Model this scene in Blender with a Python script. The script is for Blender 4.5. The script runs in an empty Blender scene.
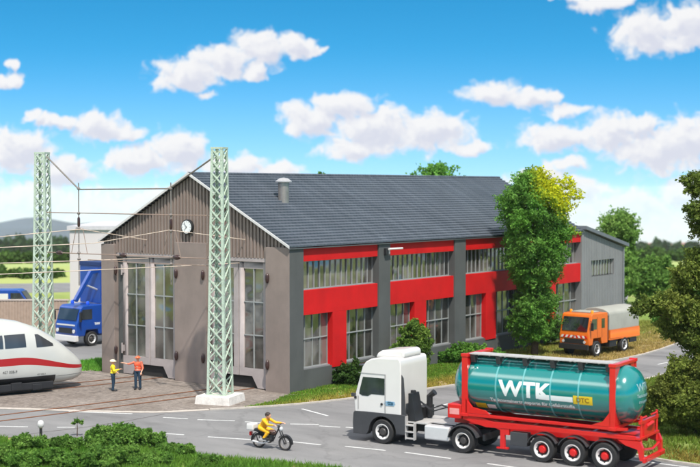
import bpy, bmesh, math, random
import numpy as np
from mathutils import Vector, Matrix, noise as mnoise
R = math.radians
rng = np.random.default_rng(7); random.seed(7)
SC = bpy.context.scene
COL = SC.collection
# ---------------------------------------------------------------- camera, world, sun, exposure
cam_d = bpy.data.cameras.new('camera'); cam = bpy.data.objects.new('camera', cam_d); COL.objects.link(cam)
YAW = 36.306
cam.location = (-55.612, -44.872, 11.0)
cam.rotation_euler = (R(90 - 1.923), 0, R(YAW - 90))
cam_d.sensor_width = 36; cam_d.lens = 68.83; cam_d.clip_start = .5; cam_d.clip_end = 30000
cam_d.dof.use_dof = True; cam_d.dof.focus_distance = 67; cam_d.dof.aperture_fstop = .45
SC.camera = cam
SC.render.engine = 'CYCLES'
SC.render.resolution_x = 1024; SC.render.resolution_y = 683
SC.view_settings.view_transform = 'Standard'; SC.view_settings.look = 'None'
SC.view_settings.gamma = 1; SC.view_settings.use_curve_mapping = False
SC.view_settings.exposure = 0.18
SUN_EL = 57.0; SUN_AZ = 233.0      # azimuth as a math angle (from +X towards +Y) of the direction TO the sun
sd = bpy.data.lights.new('sun', 'SUN'); sun = bpy.data.objects.new('sun', sd); COL.objects.link(sun)
sd.energy = 4.8; sd.angle = R(1.2); sd.color = (1, .955, .88)
_d = Vector((math.cos(R(SUN_AZ)) * math.cos(R(SUN_EL)), math.sin(R(SUN_AZ)) * math.cos(R(SUN_EL)), math.sin(R(SUN_EL))))
sun.rotation_euler = _d.to_track_quat('Z', 'Y').to_euler(); sun.location = (-30, -60, 80)

def world():
    w = bpy.data.worlds.new('World'); SC.world = w; w.use_nodes = True
    nt = w.node_tree; nt.nodes.clear(); N = nt.nodes.new; L = nt.links.new
    out = N('ShaderNodeOutputWorld'); bg = N('ShaderNodeBackground'); bg.inputs[1].default_value = .1
    L(bg.outputs[0], out.inputs[0])
    tc = N('ShaderNodeTexCoord')
    def m(op, a, b=None, c=None, tree=nt, clamp=False):
        n = tree.nodes.new('ShaderNodeMath'); n.operation = op; n.use_clamp = clamp
        for i, v in enumerate((a, b, c)):
            if v is None: continue
            if isinstance(v, (int, float)): n.inputs[i].default_value = v
            else: tree.links.new(v, n.inputs[i])
        return n.outputs[0]
    sep = N('ShaderNodeSeparateXYZ'); L(tc.outputs['Generated'], sep.inputs[0])
    X, Y, Z = sep.outputs
    # nishita sky, looked up higher so that the deep blue comes down towards the horizon
    z2 = m('MAXIMUM', m('MULTIPLY_ADD', Z, 2.6, .10), .03)
    cb = N('ShaderNodeCombineXYZ'); L(X, cb.inputs[0]); L(Y, cb.inputs[1]); L(z2, cb.inputs[2])
    nm = N('ShaderNodeVectorMath'); nm.operation = 'NORMALIZE'; L(cb.outputs[0], nm.inputs[0])
    sky = N('ShaderNodeTexSky'); sky.sky_type = 'NISHITA'; sky.sun_disc = False
    sky.sun_elevation = R(SUN_EL); sky.sun_rotation = R(90 - SUN_AZ); sky.air_density = 1.0; sky.dust_density = .3; sky.ozone_density = 4
    L(nm.outputs[0], sky.inputs[0])
    hs = N('ShaderNodeHueSaturation'); hs.inputs['Hue'].default_value = .480; hs.inputs['Saturation'].default_value = 1.36; hs.inputs['Value'].default_value = 1.78
    L(sky.outputs[0], hs.inputs['Color'])
    # gnomonic coordinates of the direction (world fixed), scaled to 1338 units per radian
    a = R(YAW)
    fwd = m('MAXIMUM', m('ABSOLUTE', m('ADD', m('MULTIPLY', X, math.cos(a)), m('MULTIPLY', Y, math.sin(a)))), .02)
    rt = m('SUBTRACT', m('MULTIPLY', X, math.sin(a)), m('MULTIPLY', Y, math.cos(a)))
    u = m('MULTIPLY_ADD', m('DIVIDE', rt, fwd), 1338, 350); v = m('MULTIPLY_ADD', m('DIVIDE', Z, fwd), -1338, 188.6)
    uv = N('ShaderNodeCombineXYZ'); L(u, uv.inputs[0]); L(v, uv.inputs[1])
    g = bpy.data.node_groups.new('cloud_density', 'ShaderNodeTree')
    g.interface.new_socket('P', in_out='INPUT', socket_type='NodeSocketVector')
    g.interface.new_socket('D', in_out='OUTPUT', socket_type='NodeSocketFloat')
    gi = g.nodes.new('NodeGroupInput'); go = g.nodes.new('NodeGroupOutput')
    def vm(op, a, b=None):
        n = g.nodes.new('ShaderNodeVectorMath'); n.operation = op
        for i, q in enumerate((a, b)):
            if q is None: continue
            if isinstance(q, tuple): n.inputs[i].default_value = q
            else: g.links.new(q, n.inputs[i])
        return n
    def nz(scale, detail, vec, rough=.55):
        n = g.nodes.new('ShaderNodeTexNoise'); n.inputs['Scale'].default_value = scale; n.inputs['Detail'].default_value = detail
        n.inputs['Roughness'].default_value = rough; g.links.new(vec, n.inputs['Vector']); return n
    n1 = nz(.045, 3, gi.outputs[0])
    off = vm('MULTIPLY', vm('SUBTRACT', n1.outputs['Color'], (.5, .5, .5)).outputs[0], (34, 24, 0))
    P = vm('ADD', gi.outputs[0], off.outputs[0]).outputs[0]
    ell = [(188,76,40,17),(222,62,36,19),(262,50,30,19),(256,74,14,9),(297,46,22,12),(317,50,13,6),(205,95,12,5),
           (60,122,26,8),(100,126,32,15),(125,135,22,9),(34,116,9,6),(10,80,18,8),(14,66,6,6),
           (18,150,40,26),(60,172,40,16),(140,160,38,17),(180,152,32,24),(232,166,34,13),(280,172,30,10),
           (310,120,34,18),(345,106,38,14),(375,128,52,22),(430,132,46,22),(468,148,26,9),(355,148,44,12),
           (495,94,36,13),(530,98,30,12),(562,110,24,8),(556,137,38,17),(610,134,34,22),(660,150,54,24),(640,126,22,12),(690,142,36,30),(565,164,26,8),
           (600,3,34,10),(645,34,38,24),(690,24,36,22),(670,46,24,10),(560,-4,20,6),
           (570,190,40,14),(620,212,70,24),(690,196,40,20),(540,176,34,10),(600,236,110,22),(690,234,60,24),(660,262,90,20),
           (30,205,80,24),(110,212,80,24),(190,205,60,20),(-60,180,60,60),(-150,100,50,20),(780,110,50,30),(820,200,80,40),(-100,20,50,16),(420,-60,90,24),(120,-90,80,20)]
    cur = None
    for (ex, ey, ea, eb) in ell:
        q = vm('MULTIPLY', vm('SUBTRACT', P, (ex, ey, 0)).outputs[0], (1 / ea, 1 / eb, 0))
        ln = vm('LENGTH', q.outputs[0]).outputs['Value']
        cur = m('SUBTRACT', 1.0, ln, tree=g) if cur is None else m('SMOOTH_MAX' if False else 'MAXIMUM', cur, m('SUBTRACT', 1.0, ln, tree=g), tree=g)
    n2 = nz(.06, 7, P, .56)
    dens = m('ADD', cur, m('MULTIPLY', m('SUBTRACT', n2.outputs['Fac'], .47, tree=g), 1.7, tree=g), tree=g)
    g.links.new(dens, go.inputs[0])
    def dn(vec):
        n = N('ShaderNodeGroup'); n.node_tree = g; L(vec, n.inputs[0]); return n.outputs[0]
    d0 = dn(uv.outputs[0])
    sh = N('ShaderNodeVectorMath'); sh.operation = 'ADD'; sh.inputs[1].default_value = (-5, -8, 0); L(uv.outputs[0], sh.inputs[0])
    d1 = dn(sh.outputs[0])
    def mr(val, a0, a1, b0, b1, smooth=True):
        n = N('ShaderNodeMapRange'); n.interpolation_type = 'SMOOTHSTEP' if smooth else 'LINEAR'
        L(val, n.inputs[0])
        for i, q in enumerate((a0, a1, b0, b1)): n.inputs[i + 1].default_value = q
        return n.outputs[0]
    mask = m('MULTIPLY', mr(d0, -.14, .42, 0, .97), mr(v, 172, 232, 1, .42))
    lit = mr(m('SUBTRACT', d1, m('MULTIPLY', d0, .35)), -.1, .75, 1, 0)
    cc = N('ShaderNodeMix'); cc.data_type = 'RGBA'; L(lit, cc.inputs[0]); cc.inputs[6].default_value = (6.4, 6.55, 7.4, 1); cc.inputs[7].default_value = (8.4, 8.35, 8.4, 1)
    # thin veil of bright haze low down, part of the air itself
    low = mr(v, 40, 240, 0, .5)
    veil = N('ShaderNodeMix'); veil.data_type = 'RGBA'; L(low, veil.inputs[0]); L(hs.outputs[0], veil.inputs[6]); veil.inputs[7].default_value = (4.7, 5.9, 7.4, 1)
    mx = N('ShaderNodeMix'); mx.data_type = 'RGBA'; L(mask, mx.inputs[0]); L(veil.outputs[2], mx.inputs[6]); L(cc.outputs[2], mx.inputs[7])
    # unseen whitish cover added overhead as soft fill light
    up = mr(Z, .2, .45, 0, .6)
    m2 = N('ShaderNodeMix'); m2.data_type = 'RGBA'; L(up, m2.inputs[0]); L(mx.outputs[2], m2.inputs[6]); m2.inputs[7].default_value = (8.0, 7.9, 7.8, 1)
    # added bright band out of view, half-way up at left, for the tank highlight
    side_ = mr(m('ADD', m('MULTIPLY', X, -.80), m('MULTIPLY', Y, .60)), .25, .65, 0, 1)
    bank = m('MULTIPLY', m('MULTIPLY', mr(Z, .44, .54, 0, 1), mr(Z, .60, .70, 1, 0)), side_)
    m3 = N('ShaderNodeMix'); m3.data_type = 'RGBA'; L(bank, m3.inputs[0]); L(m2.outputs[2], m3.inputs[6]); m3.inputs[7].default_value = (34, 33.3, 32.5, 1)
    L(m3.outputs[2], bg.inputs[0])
world()

# ---------------------------------------------------------------- materials
MATS = {}
def mat(name, col, rough=.6, metal=0., var=.12, nscale=3., bump=0., bscale=20., spec=.5, coat=0., attr=False, fine=0.):
    if name in MATS: return MATS[name]
    m = bpy.data.materials.new(name); m.use_nodes = True; nt = m.node_tree; N = nt.nodes.new; L = nt.links.new
    p = nt.nodes['Principled BSDF']; p.inputs['Roughness'].default_value = rough; p.inputs['Metallic'].default_value = metal
    p.inputs['Specular IOR Level'].default_value = spec; p.inputs['Coat Weight'].default_value = coat; p.inputs['Coat Roughness'].default_value = .06
    tc = N('ShaderNodeTexCoord')
    n = N('ShaderNodeTexNoise'); n.inputs['Scale'].default_value = nscale; n.inputs['Detail'].default_value = 6; n.inputs['Roughness'].default_value = .6; L(tc.outputs['Object'], n.inputs['Vector'])
    r = N('ShaderNodeMapRange'); L(n.outputs['Fac'], r.inputs[0]); r.inputs[1].default_value = .28; r.inputs[2].default_value = .72; r.inputs[3].default_value = 1 - var; r.inputs[4].default_value = 1 + var
    fac = r.outputs[0]
    if fine:
        n3 = N('ShaderNodeTexNoise'); n3.inputs['Scale'].default_value = bscale; n3.inputs['Detail'].default_value = 3; L(tc.outputs['Object'], n3.inputs['Vector'])
        r3 = N('ShaderNodeMapRange'); L(n3.outputs['Fac'], r3.inputs[0]); r3.inputs[1].default_value = .3; r3.inputs[2].default_value = .7; r3.inputs[3].default_value = 1 - fine; r3.inputs[4].default_value = 1 + fine
        mm = N('ShaderNodeMath'); mm.operation = 'MULTIPLY'; L(fac, mm.inputs[0]); L(r3.outputs[0], mm.inputs[1]); fac = mm.outputs[0]
    v = N('ShaderNodeVectorMath'); v.operation = 'SCALE'; L(fac, v.inputs['Scale'])
    if attr:
        at = N('ShaderNodeAttribute'); at.attribute_name = 'tint'; L(at.outputs['Color'], v.inputs[0])
    else: v.inputs[0].default_value = col[:3]
    L(v.outputs[0], p.inputs['Base Color'])
    if bump:
        n2 = N('ShaderNodeTexNoise'); n2.inputs['Scale'].default_value = bscale; n2.inputs['Detail'].default_value = 4; L(tc.outputs['Object'], n2.inputs['Vector'])
        b = N('ShaderNodeBump'); b.inputs['Strength'].default_value = bump; b.inputs['Distance'].default_value = .03; L(n2.outputs['Fac'], b.inputs['Height']); L(b.outputs[0], p.inputs['Normal'])
    MATS[name] = m; return m
def leafmat(name):
    if name in MATS: return MATS[name]
    m = mat(name, (0, 0, 0), .65, attr=True, var=.2, nscale=2, spec=.15)
    nt = m.node_tree; p = nt.nodes['Principled BSDF']; src = p.inputs['Base Color'].links[0].from_socket
    t = nt.nodes.new('ShaderNodeBsdfTranslucent'); a = nt.nodes.new('ShaderNodeMixShader'); a.inputs[0].default_value = .42
    o = nt.nodes['Material Output']; nt.links.new(src, t.inputs[0]); nt.links.new(p.outputs[0], a.inputs[1]); nt.links.new(t.outputs[0], a.inputs[2]); nt.links.new(a.outputs[0], o.inputs[0])
    return m
def brickmat(name, c1, c2, cm, sx, sy, mortar=.012, rough=.7, axes='XY', bump=.4, var=.15):
    """stone setts / tiles: brick texture in object coordinates"""
    m = bpy.data.materials.new(name); m.use_nodes = True; nt = m.node_tree; N = nt.nodes.new; L = nt.links.new
    p = nt.nodes['Principled BSDF']; p.inputs['Roughness'].default_value = rough
    tc = N('ShaderNodeTexCoord'); sp = N('ShaderNodeSeparateXYZ'); L(tc.outputs['Object'], sp.inputs[0]); cb = N('ShaderNodeCombineXYZ')
    L(sp.outputs[axes[0]], cb.inputs[0]); L(sp.outputs[axes[1]], cb.inputs[1])
    b = N('ShaderNodeTexBrick'); L(cb.outputs[0], b.inputs['Vector']); b.inputs['Scale'].default_value = 1
    b.inputs['Color1'].default_value = (*c1, 1); b.inputs['Color2'].default_value = (*c2, 1); b.inputs['Mortar'].default_value = (*cm, 1)
    b.inputs['Brick Width'].default_value = sx; b.inputs['Row Height'].default_value = sy; b.inputs['Mortar Size'].default_value = mortar
    n = N('ShaderNodeTexNoise'); n.inputs['Scale'].default_value = .6; n.inputs['Detail'].default_value = 9; n.inputs['Roughness'].default_value = .7; L(tc.outputs['Object'], n.inputs['Vector'])
    r = N('ShaderNodeMapRange'); L(n.outputs['Fac'], r.inputs[0]); r.inputs[1].default_value = .3; r.inputs[2].default_value = .7; r.inputs[3].default_value = 1 - var; r.inputs[4].default_value = 1 + var
    v = N('ShaderNodeVectorMath'); v.operation = 'SCALE'; L(b.outputs['Color'], v.inputs[0]); L(r.outputs[0], v.inputs['Scale']); L(v.outputs[0], p.inputs['Base Color'])
    bp = N('ShaderNodeBump'); bp.inputs['Strength'].default_value = bump; bp.inputs['Distance'].default_value = .03; bp.invert = True; L(b.outputs['Fac'], bp.inputs['Height']); L(bp.outputs[0], p.inputs['Normal'])
    MATS[name] = m; return m
def glassmat(name, col, wob=.25, rough=.06):
    m = bpy.data.materials.new(name); m.use_nodes = True; nt = m.node_tree; N = nt.nodes.new; L = nt.links.new
    p = nt.nodes['Principled BSDF']; p.inputs['Roughness'].default_value = rough; p.inputs['Specular IOR Level'].default_value = 1.0; p.inputs['IOR'].default_value = 1.75
    tc = N('ShaderNodeTexCoord'); mp = N('ShaderNodeMapping'); mp.inputs['Scale'].default_value = (1, 1, .45); L(tc.outputs['Object'], mp.inputs[0])
    n = N('ShaderNodeTexNoise'); n.inputs['Scale'].default_value = .9; n.inputs['Detail'].default_value = 1.2; L(mp.outputs[0], n.inputs['Vector'])
    cr = N('ShaderNodeValToRGB'); cr.color_ramp.elements[0].position = .38; cr.color_ramp.elements[1].position = .68
    cr.color_ramp.elements[0].color = (*[c * .18 for c in col], 1); cr.color_ramp.elements[1].color = (*[c * 2.2 for c in col], 1)  # pale and dark blotches imitate reflections in the base colour
    L(n.outputs['Fac'], cr.inputs[0]); L(cr.outputs[0], p.inputs['Base Color'])
    n2 = N('ShaderNodeTexNoise'); n2.inputs['Scale'].default_value = .8; n2.inputs['Detail'].default_value = 1; L(tc.outputs['Object'], n2.inputs['Vector'])
    b = N('ShaderNodeBump'); b.inputs['Strength'].default_value = wob; b.inputs['Distance'].default_value = .15; L(n2.outputs['Fac'], b.inputs['Height']); L(b.outputs[0], p.inputs['Normal'])
    MATS[name] = m; return m

def weather(m, amt=.16, scale=(.5, .5, .14)):
    nt = m.node_tree; p = nt.nodes['Principled BSDF']; src = p.inputs['Base Color'].links[0].from_socket; N = nt.nodes.new; L = nt.links.new
    tc = N('ShaderNodeTexCoord'); mp = N('ShaderNodeMapping'); mp.inputs['Scale'].default_value = scale; L(tc.outputs['Object'], mp.inputs[0])
    n = N('ShaderNodeTexNoise'); n.inputs['Scale'].default_value = 2.2; n.inputs['Detail'].default_value = 7; n.inputs['Roughness'].default_value = .65; L(mp.outputs[0], n.inputs['Vector'])
    r = N('ShaderNodeMapRange'); L(n.outputs['Fac'], r.inputs[0]); r.inputs[1].default_value = .35; r.inputs[2].default_value = .68; r.inputs[3].default_value = 1 + amt*.5; r.inputs[4].default_value = 1 - amt
    v = N('ShaderNodeVectorMath'); v.operation = 'SCALE'; L(src, v.inputs[0]); L(r.outputs[0], v.inputs['Scale']); L(v.outputs[0], p.inputs['Base Color']); return m
M_taupe = mat('taupe_wall', (.235, .185, .160), .75, var=.15, nscale=.5, bump=.12, bscale=30, fine=.05)
M_rib = mat('ribbed_cladding', (.235, .182, .155), .65, var=.12, nscale=.7, fine=.05)
M_door = mat('pale_door_frame', (.37, .32, .305), .6, var=.12, nscale=1.3, fine=.05)
M_dgrey = mat('dark_grey_render', (.082, .085, .082), .8, var=.12, nscale=.8, bump=.15, bscale=25, fine=.06)
M_red = mat('red_panel', (.55, .009, .010), .6, spec=.2, var=.14, nscale=.6, fine=.03)
M_lgrey = mat('light_grey_cladding', (.215, .215, .215), .65, var=.08, nscale=.8, fine=.04)
for _m in (M_taupe, M_dgrey, M_door, M_lgrey, M_rib): weather(_m, .07)
weather(M_red, .05)
M_mull = mat('window_bar', (.29, .30, .29), .5, var=.1)
M_trim = mat('white_trim', (.60, .58, .56), .55, var=.08)
M_black = mat('black_plastic', (.016, .016, .018), .5, var=.2)
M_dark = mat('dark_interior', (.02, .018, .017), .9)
M_steel = mat('steel', (.36, .32, .29), .5, metal=.8, var=.15)
M_mast = mat('mint_mast_paint', (.42, .50, .40), .6, var=.18, nscale=3, fine=.12)
M_conc = mat('foundation_concrete', (.62, .58, .53), .85, var=.14, nscale=3, bump=.4, bscale=14, fine=.08)
M_wire = mat('copper_wire', (.34, .24, .19), .5, metal=.3)
M_rod = mat('rig_tube', (.24, .21, .19), .5, metal=.4)
M_ins = mat('brown_insulator', (.045, .020, .017), .3)
M_white = mat('white_paint', (.68, .65, .62), .28, var=.03, nscale=1.5, coat=.4)
M_silver = mat('silver_paint', (.62, .61, .60), .32, metal=.25, var=.06)
M_tyre = mat('tyre_rubber', (.018, .017, .017), .75, var=.25, nscale=9)
M_rim = mat('white_rim', (.70, .66, .62), .35, var=.06)
M_hub = mat('dark_hub', (.05, .045, .042), .5)
M_redp = mat('red_vehicle_paint', (.60, .012, .012), .3, var=.06, coat=.3)
M_teal = mat('teal_tank_paint', (.0, .19, .178), .16, var=.08, nscale=1.2, coat=1, spec=1)
M_plast = mat('grey_bumper', (.045, .045, .048), .55, var=.12)
M_logo = mat('white_lettering', (.78, .80, .78), .4, var=.03)
M_yel = mat('yellow_sign', (.72, .50, .02), .45, var=.06)
M_walk = mat('walkway_grating', (.44, .42, .40), .5, var=.1, nscale=6)
M_orange = mat('orange_paint', (.68, .14, .010), .4, var=.07)
M_canvas = mat('canvas_grey', (.33, .325, .28), .8, var=.08, nscale=1.4, bump=.3, bscale=4)
M_blue = mat('blue_paint', (.006, .055, .30), .38, var=.1, coat=.3)
M_vglass = glassmat('vehicle_glass', (.02, .024, .028), .02, .05)
M_glass = glassmat('shed_glass', (.075, .07, .062), .6, .10)
M_train = None
M_skin = mat('skin', (.60, .33, .22), .6, var=.05)
M_trunk = mat('bark', (.075, .045, .028), .9, var=.3, nscale=6, bump=.6, bscale=18)
M_leaf = leafmat('leaves')
M_grassb = leafmat('grass_blades')

# ---------------------------------------------------------------- mesh helpers
class MB:
    def __init__(s): s.v = []; s.f = []; s.mi = []; s.M = Matrix.Identity(4)
    def add(s, vs, fs, mi=0):
        o = len(s.v); s.v += [tuple(s.M @ Vector(p)) for p in vs]; s.f += [tuple(i + o for i in f) for f in fs]; s.mi += [mi] * len(fs); return s
    def box(s, x0, x1, y0, y1, z0, z1, mi=0):
        x0, x1 = sorted((x0, x1)); y0, y1 = sorted((y0, y1)); z0, z1 = sorted((z0, z1))
        return s.add([(x0,y0,z0),(x1,y0,z0),(x1,y1,z0),(x0,y1,z0),(x0,y0,z1),(x1,y0,z1),(x1,y1,z1),(x0,y1,z1)],
                     [(0,3,2,1),(4,5,6,7),(0,1,5,4),(1,2,6,5),(2,3,7,6),(3,0,4,7)], mi)
    def prism(s, pts, a0, a1, axis='y', mi=0):
        """extrude polygon. axis y: pts are (x,z); axis x: (y,z); axis z: (x,y)"""
        def mk(p, a): return {'y': (p[0], a, p[1]), 'x': (a, p[0], p[1]), 'z': (p[0], p[1], a)}[axis]
        n = len(pts); vs = [mk(p, a0) for p in pts] + [mk(p, a1) for p in pts]
        return s.add(vs, [tuple(range(n))[::-1], tuple(range(n, 2 * n))] + [(i, (i + 1) % n, n + (i + 1) % n, n + i) for i in range(n)], mi)
    def tube(s, pts, r, n=8, cap=True, mi=0):
        pts = [Vector(p) for p in pts]; rs = r if isinstance(r, (list, tuple)) else [r] * len(pts)
        vs = []; fs = []; prev = None
        for i, p in enumerate(pts):
            t = (pts[min(i + 1, len(pts) - 1)] - pts[max(i - 1, 0)]).normalized()
            if prev is None:
                u = t.orthogonal().normalized()
            else:
                u = (prev - t * prev.dot(t)); u = u.normalized() if u.length > 1e-6 else t.orthogonal().normalized()
            prev = u; w = t.cross(u)
            for k in range(n):
                a = 2 * math.pi * k / n; q = p + (u * math.cos(a) + w * math.sin(a)) * rs[i]; vs.append(tuple(q))
        for i in range(len(pts) - 1):
            for k in range(n): fs.append((i * n + k, i * n + (k + 1) % n, (i + 1) * n + (k + 1) % n, (i + 1) * n + k))
        if cap: fs += [tuple(range(n))[::-1], tuple(range((len(pts) - 1) * n, len(pts) * n))]
        return s.add(vs, fs, mi)
    def lathe(s, prof, c, axis='y', n=24, mi=0, caps=(1, 1)):
        """prof: list of (radius, offset along axis) about centre c"""
        vs = []; fs = []; c = Vector(c)
        for (r, o) in prof:
            for k in range(n):
                a = 2 * math.pi * k / n; ca, sa = math.cos(a) * r, math.sin(a) * r
                q = {'y': (ca, o, sa), 'x': (o, ca, sa), 'z': (ca, sa, o)}[axis]; vs.append(tuple(c + Vector(q)))
        for i in range(len(prof) - 1):
            for k in range(n): fs.append((i * n + k, i * n + (k + 1) % n, (i + 1) * n + (k + 1) % n, (i + 1) * n + k))
        if caps[0]: fs.append(tuple(range(n))[::-1])
        if caps[1]: fs.append(tuple(range((len(prof) - 1) * n, len(prof) * n)))
        return s.add(vs, fs, mi)
    def ball(s, c, r, n=10, sc=(1, 1, 1), mi=0):
        vs = []; fs = []; h = n // 2
        for i in range(h + 1):
            t = math.pi * i / h
            for k in range(n):
                a = 2 * math.pi * k / n; vs.append((c[0] + r * sc[0] * math.sin(t) * math.cos(a), c[1] + r * sc[1] * math.sin(t) * math.sin(a), c[2] + r * sc[2] * math.cos(t)))
        for i in range(h):
            for k in range(n): fs.append((i * n + k, (i + 1) * n + k, (i + 1) * n + (k + 1) % n, i * n + (k + 1) % n))
        return s.add(vs, fs, mi)
    def bar(s, a, b, w, h=None, mi=0):
        h = h or w; a = Vector(a); b = Vector(b); t = (b - a).normalized(); u = t.cross(Vector((0, 0, 1)))
        u = u.normalized() if u.length > .05 else Vector((1, 0, 0)); v = u.cross(t)
        q = [(-w/2, -h/2), (w/2, -h/2), (w/2, h/2), (-w/2, h/2)]
        vs = [tuple(p + u * x + v * y) for p in (a, b) for x, y in q]
        return s.add(vs, [(3,2,1,0),(4,5,6,7),(0,1,5,4),(1,2,6,5),(2,3,7,6),(3,0,4,7)], mi)
    def build(s, name, m, parent=None, smooth=False, bevel=0, label=None):
        me = bpy.data.meshes.new(name); me.from_pydata(s.v, [], s.f); me.validate()
        ms = m if isinstance(m, (list, tuple)) else [m]
        for q in ms: me.materials.append(q)
        if len(ms) > 1 and len(me.polygons) == len(s.mi): me.polygons.foreach_set('material_index', s.mi)
        bm = bmesh.new(); bm.from_mesh(me)
        bmesh.ops.remove_doubles(bm, verts=bm.verts, dist=1e-5)
        bmesh.ops.recalc_face_normals(bm, faces=bm.faces)
        if smooth:
            ang = R(smooth if smooth is not True else 38)
            for f in bm.faces: f.smooth = True
            for e in bm.edges:
                if len(e.link_faces) != 2 or e.calc_face_angle(0) > ang: e.smooth = False
        bm.to_mesh(me); bm.free()
        o = bpy.data.objects.new(name, me); COL.objects.link(o)
        if parent: o.parent = parent
        if bevel:
            b = o.modifiers.new('bevel', 'BEVEL'); b.width = bevel; b.segments = 2; b.limit_method = 'ANGLE'; b.angle_limit = R(35)
            b.harden_normals = False
            for p in me.polygons: p.use_smooth = True
            for e in me.edges: pass
            w = o.modifiers.new('wn', 'WEIGHTED_NORMAL'); w.keep_sharp = True
        if label: o['label'] = label
        return o
def tag(o, label, cat, group=None, kind=None):
    o['label'] = label; o['category'] = cat
    if group: o['group'] = group
    if kind: o['kind'] = kind
    return o
def thing(name, loc, rz, label, cat, group=None):
    o = bpy.data.objects.new(name, None); COL.objects.link(o); o.location = loc; o.rotation_euler = (0, 0, rz); o.empty_display_size = .3
    return tag(o, label, cat, group)
def struct(o, label=None):
    o['kind'] = 'structure'
    if label: o['label'] = label
    return o
def copy_tree(o, parent=None):
    c = o.copy(); COL.objects.link(c); c.parent = parent
    for ch in list(o.children): copy_tree(ch, c)
    return c
def text_mesh(body, size, name='lettering', bold=0., res=3, sub=0):
    cu = bpy.data.curves.new(name, 'FONT'); cu.body = body; cu.size = size; cu.align_x = 'CENTER'; cu.align_y = 'CENTER'; cu.offset = bold; cu.resolution_u = res
    t = bpy.data.objects.new(name, cu); COL.objects.link(t); bpy.context.view_layer.update()
    me = bpy.data.meshes.new_from_object(t); bpy.data.objects.remove(t)
    bm = bmesh.new(); bm.from_mesh(me); bmesh.ops.triangulate(bm, faces=bm.faces)
    for _ in range(sub):
        es = [e for e in bm.edges if e.calc_length() > .09]
        if not es: break
        bmesh.ops.subdivide_edges(bm, edges=es, cuts=1); bmesh.ops.triangulate(bm, faces=bm.faces)
    vs = [tuple(v.co) for v in bm.verts]; bm.verts.index_update(); fs = [tuple(v.index for v in f.verts) for f in bm.faces]; bm.free(); bpy.data.meshes.remove(me)
    return vs, fs

# ---------------------------------------------------------------- terrain
CX, CY = -55.6, -44.9
def hz(x, y):
    D = math.hypot(x - CX, y - CY)
    t = max(0., D - 178); z = -.05 * t * (t / (t + 25))
    return z
def make_ground():
    vs = []; fs = []; radii = [0, 15, 30, 45, 60, 75, 90, 105, 120, 135, 150, 165, 178, 186, 195, 205, 220, 240, 265, 300, 350, 420, 520, 680, 900, 1200, 1700, 2400, 3000, 3600]
    n = 96; vs.append((CX, CY, 0))
    for r in radii[1:]:
        for k in range(n):
            a = 2 * math.pi * k / n; x = CX + r * math.cos(a); y = CY + r * math.sin(a); vs.append((x, y, hz(x, y)))
    for k in range(n): fs.append((0, 1 + k, 1 + (k + 1) % n))
    for i in range(len(radii) - 2):
        o = 1 + i * n
        for k in range(n): fs.append((o + k, o + n + k, o + n + (k + 1) % n, o + (k + 1) % n))
    me = bpy.data.meshes.new('ground'); me.from_pydata(vs, [], fs)
    m = bpy.data.materials.new('meadow'); m.use_nodes = True; nt = m.node_tree; N = nt.nodes.new; L = nt.links.new; p = nt.nodes['Principled BSDF']; p.inputs['Roughness'].default_value = .95; p.inputs['Specular IOR Level'].default_value = .1
    tc = N('ShaderNodeTexCoord')
    def nz(s, d): 
        q = N('ShaderNodeTexNoise'); q.inputs['Scale'].default_value = s; q.inputs['Detail'].default_value = d; L(tc.outputs['Object'], q.inputs['Vector']); return q.outputs['Fac']
    def ramp(f, els):
        c = N('ShaderNodeValToRGB'); L(f, c.inputs[0]); e = c.color_ramp.elements
        e[0].position = els[0][0]; e[0].color = (*els[0][1], 1); e[1].position = els[-1][0]; e[1].color = (*els[-1][1], 1)
        for pz, cc in els[1:-1]: q = e.new(pz); q.color = (*cc, 1)
        return c.outputs[0]
    a = ramp(nz(.5, 8), [(.3, (.10, .15, .035)), (.5, (.16, .23, .05)), (.7, (.24, .25, .09))])
    # far fields: voronoi patches of crops
    vo = N('ShaderNodeTexVoronoi'); vo.inputs['Scale'].default_value = .0065; L(tc.outputs['Object'], vo.inputs['Vector'])
    sx = N('ShaderNodeSeparateXYZ'); L(vo.outputs['Color'], sx.inputs[0])
    b = ramp(sx.outputs[0], [(.1, (.24, .33, .10)), (.35, (.33, .40, .15)), (.6, (.34, .36, .10)), (.8, (.40, .38, .17)), (.95, (.20, .27, .09))])
    cd = N('ShaderNodeVectorMath'); cd.operation = 'DISTANCE'; L(tc.outputs['Object'], cd.inputs[0]); cd.inputs[1].default_value = (15, 5, 0)
    mr = N('ShaderNodeMapRange'); L(cd.outputs['Value'], mr.inputs[0]); mr.inputs[1].default_value = 45; mr.inputs[2].default_value = 75
    mx = N('ShaderNodeMix'); mx.data_type = 'RGBA'; L(mr.outputs[0], mx.inputs[0]); L(a, mx.inputs[6]); L(b, mx.inputs[7]); L(mx.outputs[2], p.inputs['Base Color'])
    me.materials.append(m)
    for q in me.polygons: q.use_smooth = True
    o = bpy.data.objects.new('ground', me); COL.objects.link(o); struct(o)
make_ground()

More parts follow.
